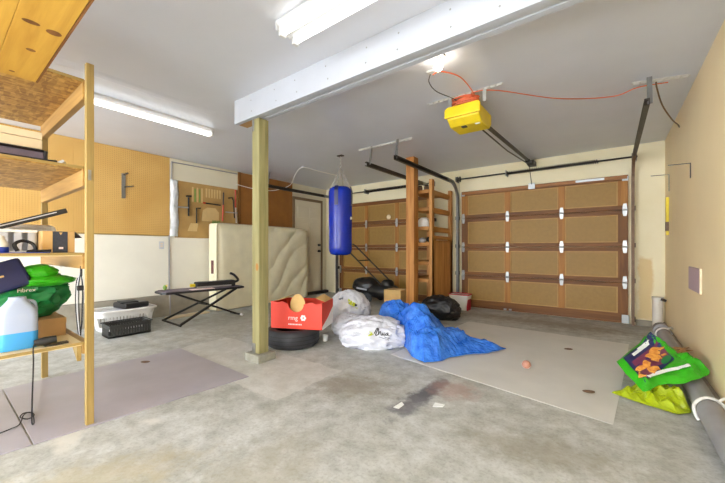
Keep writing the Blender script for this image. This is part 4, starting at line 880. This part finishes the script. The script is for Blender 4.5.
def ropeloop(label, y, ph_):
    pts = [(.468 + .073 * math.cos(a) * (1 + .02 * math.sin(5 * a + ph_)), y + .03 * math.sin(a + ph_), max(.012, .066 + .073 * math.sin(a))) for a in [R(q * 15) for q in range(-60 // 15, 245 // 15)]]
    t = thing('rope_tie', label, 'rope', (.47, y, 0), group='rope ties round the grey pipe')
    MB().tube([(p[0], p[1], p[2]) for p in pts], .009, 8).build('wrap', 'rope', t, smooth=True)
    MB().tube(smoothpts([(.50, y, .135), (.53, y + .03, .15), (.547, y + .06, .13)]), .008, 8).build('loose_end', 'rope', t, smooth=True)
ropeloop('white rope tied round the grey pipe at the right frame edge', 2.80, 0.4)
ropeloop('white rope tied round the far end of the grey pipe by corner', 5.0, 1.4)
wp = thing('wall_plate', 'mauve square blank plate on the right wall', 'wall plate', (XR, 3.85, .67))
B(XR - .012, XR, 3.63, 4.09, .68, .875).build('plate', 'plate_mauve', wp, bevel=.002); B(XR - .013, XR, 3.623, 3.63, .678, .877).build('edge', 'cream_box', wp)
def bracket(label, y, z, arm, leg):
    t = thing('shelf_bracket', label, 'bracket', (XR, y, z), group='shelf brackets on the right wall')
    MB().bar((XR - .002, y, z), (XR - arm, y, z + .004), .022, .005).build('arm', 'steel_dark', t); MB().bar((XR - .004, y, z), (XR - .004, y, z - leg), .005, .022, (0, 1, 0)).build('wall_leg', 'steel_dark', t)
bracket('black shelf bracket on the right wall, the nearer of two', 4.06, 1.785, .15, .13)
bracket('black shelf bracket in the far right corner above the yellow level', 5.42, 1.93, .17, .2)
lv = thing('spirit_level', 'yellow level hanging on the right wall in the far corner', 'level', (XR - .01, 5.46, 1.2))
B(XR - .03, XR - .002, 5.43, 5.49, 1.36, 1.66).build('body', 'yellow_tool', lv, bevel=.004); B(XR - .032, XR - .002, 5.432, 5.488, 1.25, 1.36).build('dark_end', 'rust', lv, bevel=.004); B(XR - .026, XR - .002, 5.445, 5.475, 1.20, 1.25).build('loop', 'yellow_tool', lv)
# lime bag on the floor and the green printed bag leaning on the pipe
lg = thing('lime_bag', 'flattened yellow lime plastic bag on the floor by the grey pipe', 'bag', (.3, 3.0, 0))
out = [(.0, 2.94), (.12, 2.87), (.325, 2.80), (.40, 2.88), (.398, 3.05), (.39, 3.2), (.28, 3.22), (.12, 3.10)]
def sheetbag(outline, cen, bumps, nu, nv, seed, base=.01, amp=.02):
    cen = Vector(cen); n = len(outline); segs = [Vector(outline[(i + 1) % n]) - Vector(outline[i]) for i in range(n)]; tot = sum(s.length for s in segs); ring = []; vs = []
    for j in range(nu):
        d = tot * j / nu; i = 0
        while d > segs[i].length: d -= segs[i].length; i += 1
        ring.append(Vector(outline[i]) + segs[i].normalized() * d)
    for i in range(nv + 1):
        for j in range(nu):
            t = i / nv; p = cen.lerp(ring[j], t); q = Vector((p.x, p.y, 0)); e = math.sin(min(1, (1 - t) * 3) * math.pi / 2)
            h = max(bh * math.exp(-((p.x - bx) ** 2 + (p.y - by) ** 2) / (2 * bs * bs)) for bx, by, bh, bs in bumps)
            vs.append((p.x, p.y, base + (h + amp * crease(q, 13, seed) + amp * .5 * crease(q, 27, seed + 4) - amp * .4) * e if (h + amp * crease(q, 13, seed) + amp * .5 * crease(q, 27, seed + 4) - amp * .4) * e > 0 else base))
    return MB().add(vs, [(i * nu + j, i * nu + (j + 1) % nu, (i + 1) * nu + (j + 1) % nu, (i + 1) * nu + j) for i in range(nv) for j in range(nu)])
sheetbag(out, (.24, 3.0), [(.30, 3.02, .075, .10), (.36, 3.0, .10, .07), (.15, 2.98, .04, .1)], 54, 14, 4, .01, .035).build('bag_film', 'lime_bag', lg, solid=.003)
gg = thing('printed_bag', 'bright green bag with an orange vegetable photo leaning on the grey pipe', 'bag', (.3, 3.2, 0))
Y0 = 2.9
def pz(x_, y_): return .08 + .35 * (y_ - Y0)
gout = [(.03, 3.17), (.075, 3.06), (.17, 2.89), (.30, 3.02), (.385, 3.06), (.52, 3.18), (.54, 3.24), (.38, 3.42), (.27, 3.56), (.23, 3.56)]
mb = MB(); nu, nv = 96, 26; cen = Vector((.27, 3.22)); n = len(gout); segs = [Vector(gout[(i + 1) % n]) - Vector(gout[i]) for i in range(n)]; tot = sum(s.length for s in segs); ring = []
for j in range(nu):
    d = tot * j / nu; i = 0
    while d > segs[i].length: d -= segs[i].length; i += 1
    q_ = Vector(gout[i]) + segs[i].normalized() * d; ring.append(q_ + (q_ - cen).normalized() * .022 * N3((q_.x, q_.y, 0), 14, 3) * (1 if q_.x > .2 else .3))
vs_ = []; fs_ = []
def onpic(x_, y_):      # smooth under the photo panel, crumpled beyond it
    return max(0, min(1, (math.hypot(x_ - .2, y_ - 3.2) - .17) * 9))
for side in (1, -1):
    for i in range(nv + 1):
        for j in range(nu):
            t = i / nv; p = cen.lerp(ring[j], t); q = Vector((p.x, p.y, 0)); e = math.sin(min(1, (1 - t) * 4) * math.pi / 2)
            th = .03 * e; top = pz(p.x, p.y) + th + onpic(p.x, p.y) * e * (.05 * crease(q, 13, 2) + .03 * crease(q, 27, 6) - .02)
            zz = top if side > 0 else max(.012, pz(p.x, p.y) - .03 * e)
            if p.x > .40: zz = max(zz, .128 + (.004 if side > 0 else 0))
            vs_.append((p.x, p.y, zz))
m_ = (nv + 1) * nu
for s_ in (0, 1): fs_ += [(s_ * m_ + i * nu + j, s_ * m_ + i * nu + (j + 1) % nu, s_ * m_ + (i + 1) * nu + (j + 1) % nu, s_ * m_ + (i + 1) * nu + j) for i in range(nv) for j in range(nu)]
gbd = mb.add(vs_, fs_).build('bag_film', 'green_bag', gg, smooth=True)
A_, B_, T_, R_ = Vector((.063, 3.174)), Vector((.18, 2.921)), Vector((.252, 3.507)), Vector((.362, 3.227))
def quadgrid(u0, u1, v0, v1, nx=10, ny=10):      # panel coordinates: u along L->T, v along L->B
    vs = []
    for i in range(ny + 1):
        for j in range(nx + 1):
            u_, v_ = u0 + (u1 - u0) * j / nx, v0 + (v1 - v0) * i / ny; p = A_ + (T_ - A_) * u_ + (B_ - A_) * v_; vs.append((p.x, p.y))
    return vs, [(i * (nx + 1) + j, i * (nx + 1) + j + 1, (i + 1) * (nx + 1) + j + 1, (i + 1) * (nx + 1) + j) for i in range(ny) for j in range(nx)]
def lay(u0, u1, v0, v1, mat, nm, off): v_, f_ = quadgrid(u0, u1, v0, v1); drape(v_, f_, gbd, (0, 0, 0), (1, 0, 0), (0, 1, 0), off).build(nm, mat, gg)
lay(.02, .98, .02, .98, 'photo_navy', 'photo_panel', .006); lay(.25, .85, .10, .20, 'photo_white', 'title_print', .008); lay(.45, .75, .06, .13, 'photo_white', 'title_print', .0085); lay(.1, .95, .30, .48, 'photo_plum', 'photo_band', .008)
def veg(cu_, cv_, ru, rv, mat, nm, off):
    vs = [(0, 0)]; p0 = A_ + (T_ - A_) * cu_ + (B_ - A_) * cv_; vs = [(p0.x, p0.y)]; n_ = 18
    for q in range(n_): a = 2 * math.pi * q / n_; p = A_ + (T_ - A_) * (cu_ + ru * math.cos(a)) + (B_ - A_) * (cv_ + rv * math.sin(a)); vs.append((p.x, p.y))
    drape(vs, [(0, 1 + q, 1 + (q + 1) % n_) for q in range(n_)], gbd, (0, 0, 0), (1, 0, 0), (0, 1, 0), off).build(nm, mat, gg)
rng = random.Random(11)
veg(.30, .70, .26, .22, 'photo_plum', 'photo_band', .0088); veg(.72, .66, .26, .24, 'photo_plum', 'photo_band', .0088)
for cu_, cv_, L_, a_ in ((.20, .62, .13, .3), (.28, .72, .14, .8), (.14, .75, .10, -.3), (.40, .84, .12, .2), (.62, .50, .14, .5), (.76, .42, .12, -.2), (.80, .58, .12, 1.0), (.66, .64, .10, .1), (.36, .60, .10, -.8), (.90, .48, .07, .6)):
    pts_ = []
    for q in (-1, -.4, .3, 1):
        p = A_ + (T_ - A_) * (cu_ + L_ * q * math.cos(a_)) + (B_ - A_) * (cv_ + L_ * q * math.sin(a_) + .06 * q * q); pts_.append((p.x, p.y))
    drape(*sk(pts_, .042), gbd, (0, 0, 0), (1, 0, 0), (0, 1, 0), .0095 + .0002 * cu_).build('vegetable_photo', 'photo_orange', gg)
veg(.80, .86, .15, .10, 'green_dark', 'leaf_photo', .0105)
drape(*sk([(.20, 2.99), (.27, 3.07), (.36, 3.14), (.43, 3.17)], .028), gbd, (0, 0, 0), (1, 0, 0), (0, 1, 0), .008).build('pale_stripe', 'photo_white', gg)
dl = thing('dry_leaf_clump', 'crumpled tan dry leaves on the grey pipe behind the green bag', 'leaves', (.48, 3.88, .125))
rng = random.Random(5)
for i in range(7):
    c_ = Vector((.475 + rng.uniform(-.03, .04), 3.88 + rng.uniform(-.1, .1), .135 + rng.uniform(0, .03))); a = Vector((rng.uniform(-1, 1), rng.uniform(-1, 1), rng.uniform(-.1, .6))).normalized() * .06; b_ = a.cross(Vector((0, 0, 1))).normalized() * .025
    MB().add([c_ - a, c_ + b_ + Vector((0, 0, .012)), c_ + a, c_ - b_ + Vector((0, 0, .012))], [(0, 1, 2, 3)]).build('leaf', 'tan_leaf', dl, solid=.002)

# small things on the floor
bl_ = thing('ball', 'small reddish ball on the pale sheet', 'ball', (-.582, 3.10, .007)); MB().sphere((-.582, 3.10, .042), .035, 16, 12).build('ball_cover', 'ball_brown', bl_, smooth=True)
MB().tube([(-.582 + .0352 * math.cos(t), 3.10 + .0352 * math.sin(t) * .6, .042 + .0352 * math.sin(t) * .8) for t in [2 * math.pi * q / 24 for q in range(24)]], .002, 5, True).build('seam', 'print_white', bl_)
tag(MB().add([(-.93, 1.99, .004), (-.87, 2.01, .012), (-.875, 2.06, .006), (-.935, 2.04, .010)], [(0, 1, 2, 3)]).build('paper_scrap', 'photo_white', solid=.004), 'white paper scrap on bare concrete right of the dark stain', 'paper')
tag(MB().add([(-1.13, 1.83, .004), (-1.09, 1.83, .006), (-1.09, 1.90, .005), (-1.12, 1.92, .008)], [(0, 1, 2, 3)]).build('paper_scrap', 'photo_white', solid=.003), 'white paper strip on the near end of the dark stain', 'paper')
for (x_, y_, lab) in ((.0 - .13, 2.86, 'tiny brown leaf near the front right corner of the pale sheet'), (-.35, 3.95, 'tiny brown crumb on the far part of the pale sheet'), (-3.36, 1.2, 'tiny brown scrap on the mauve board by the rack')):
    tag(blob((x_, y_, .012), (.035, .02, .006), R(30), x_, .2, 4, 14, 8, 1, .0075).build('floor_scrap', 'rust'), lab, 'scrap')

cu_ = thing('plastic_cup', 'small clear white cup on the floor right of the tyre', 'cup', (-2.56, 2.70, 0))
MB().lathe([(0, .001), (.028, .001), (.036, .07), (.033, .07), (.026, .006), (0, .006)], (-2.56, 2.70, 0), 18).build('cup_wall', 'clear_plastic', cu_, smooth=True)
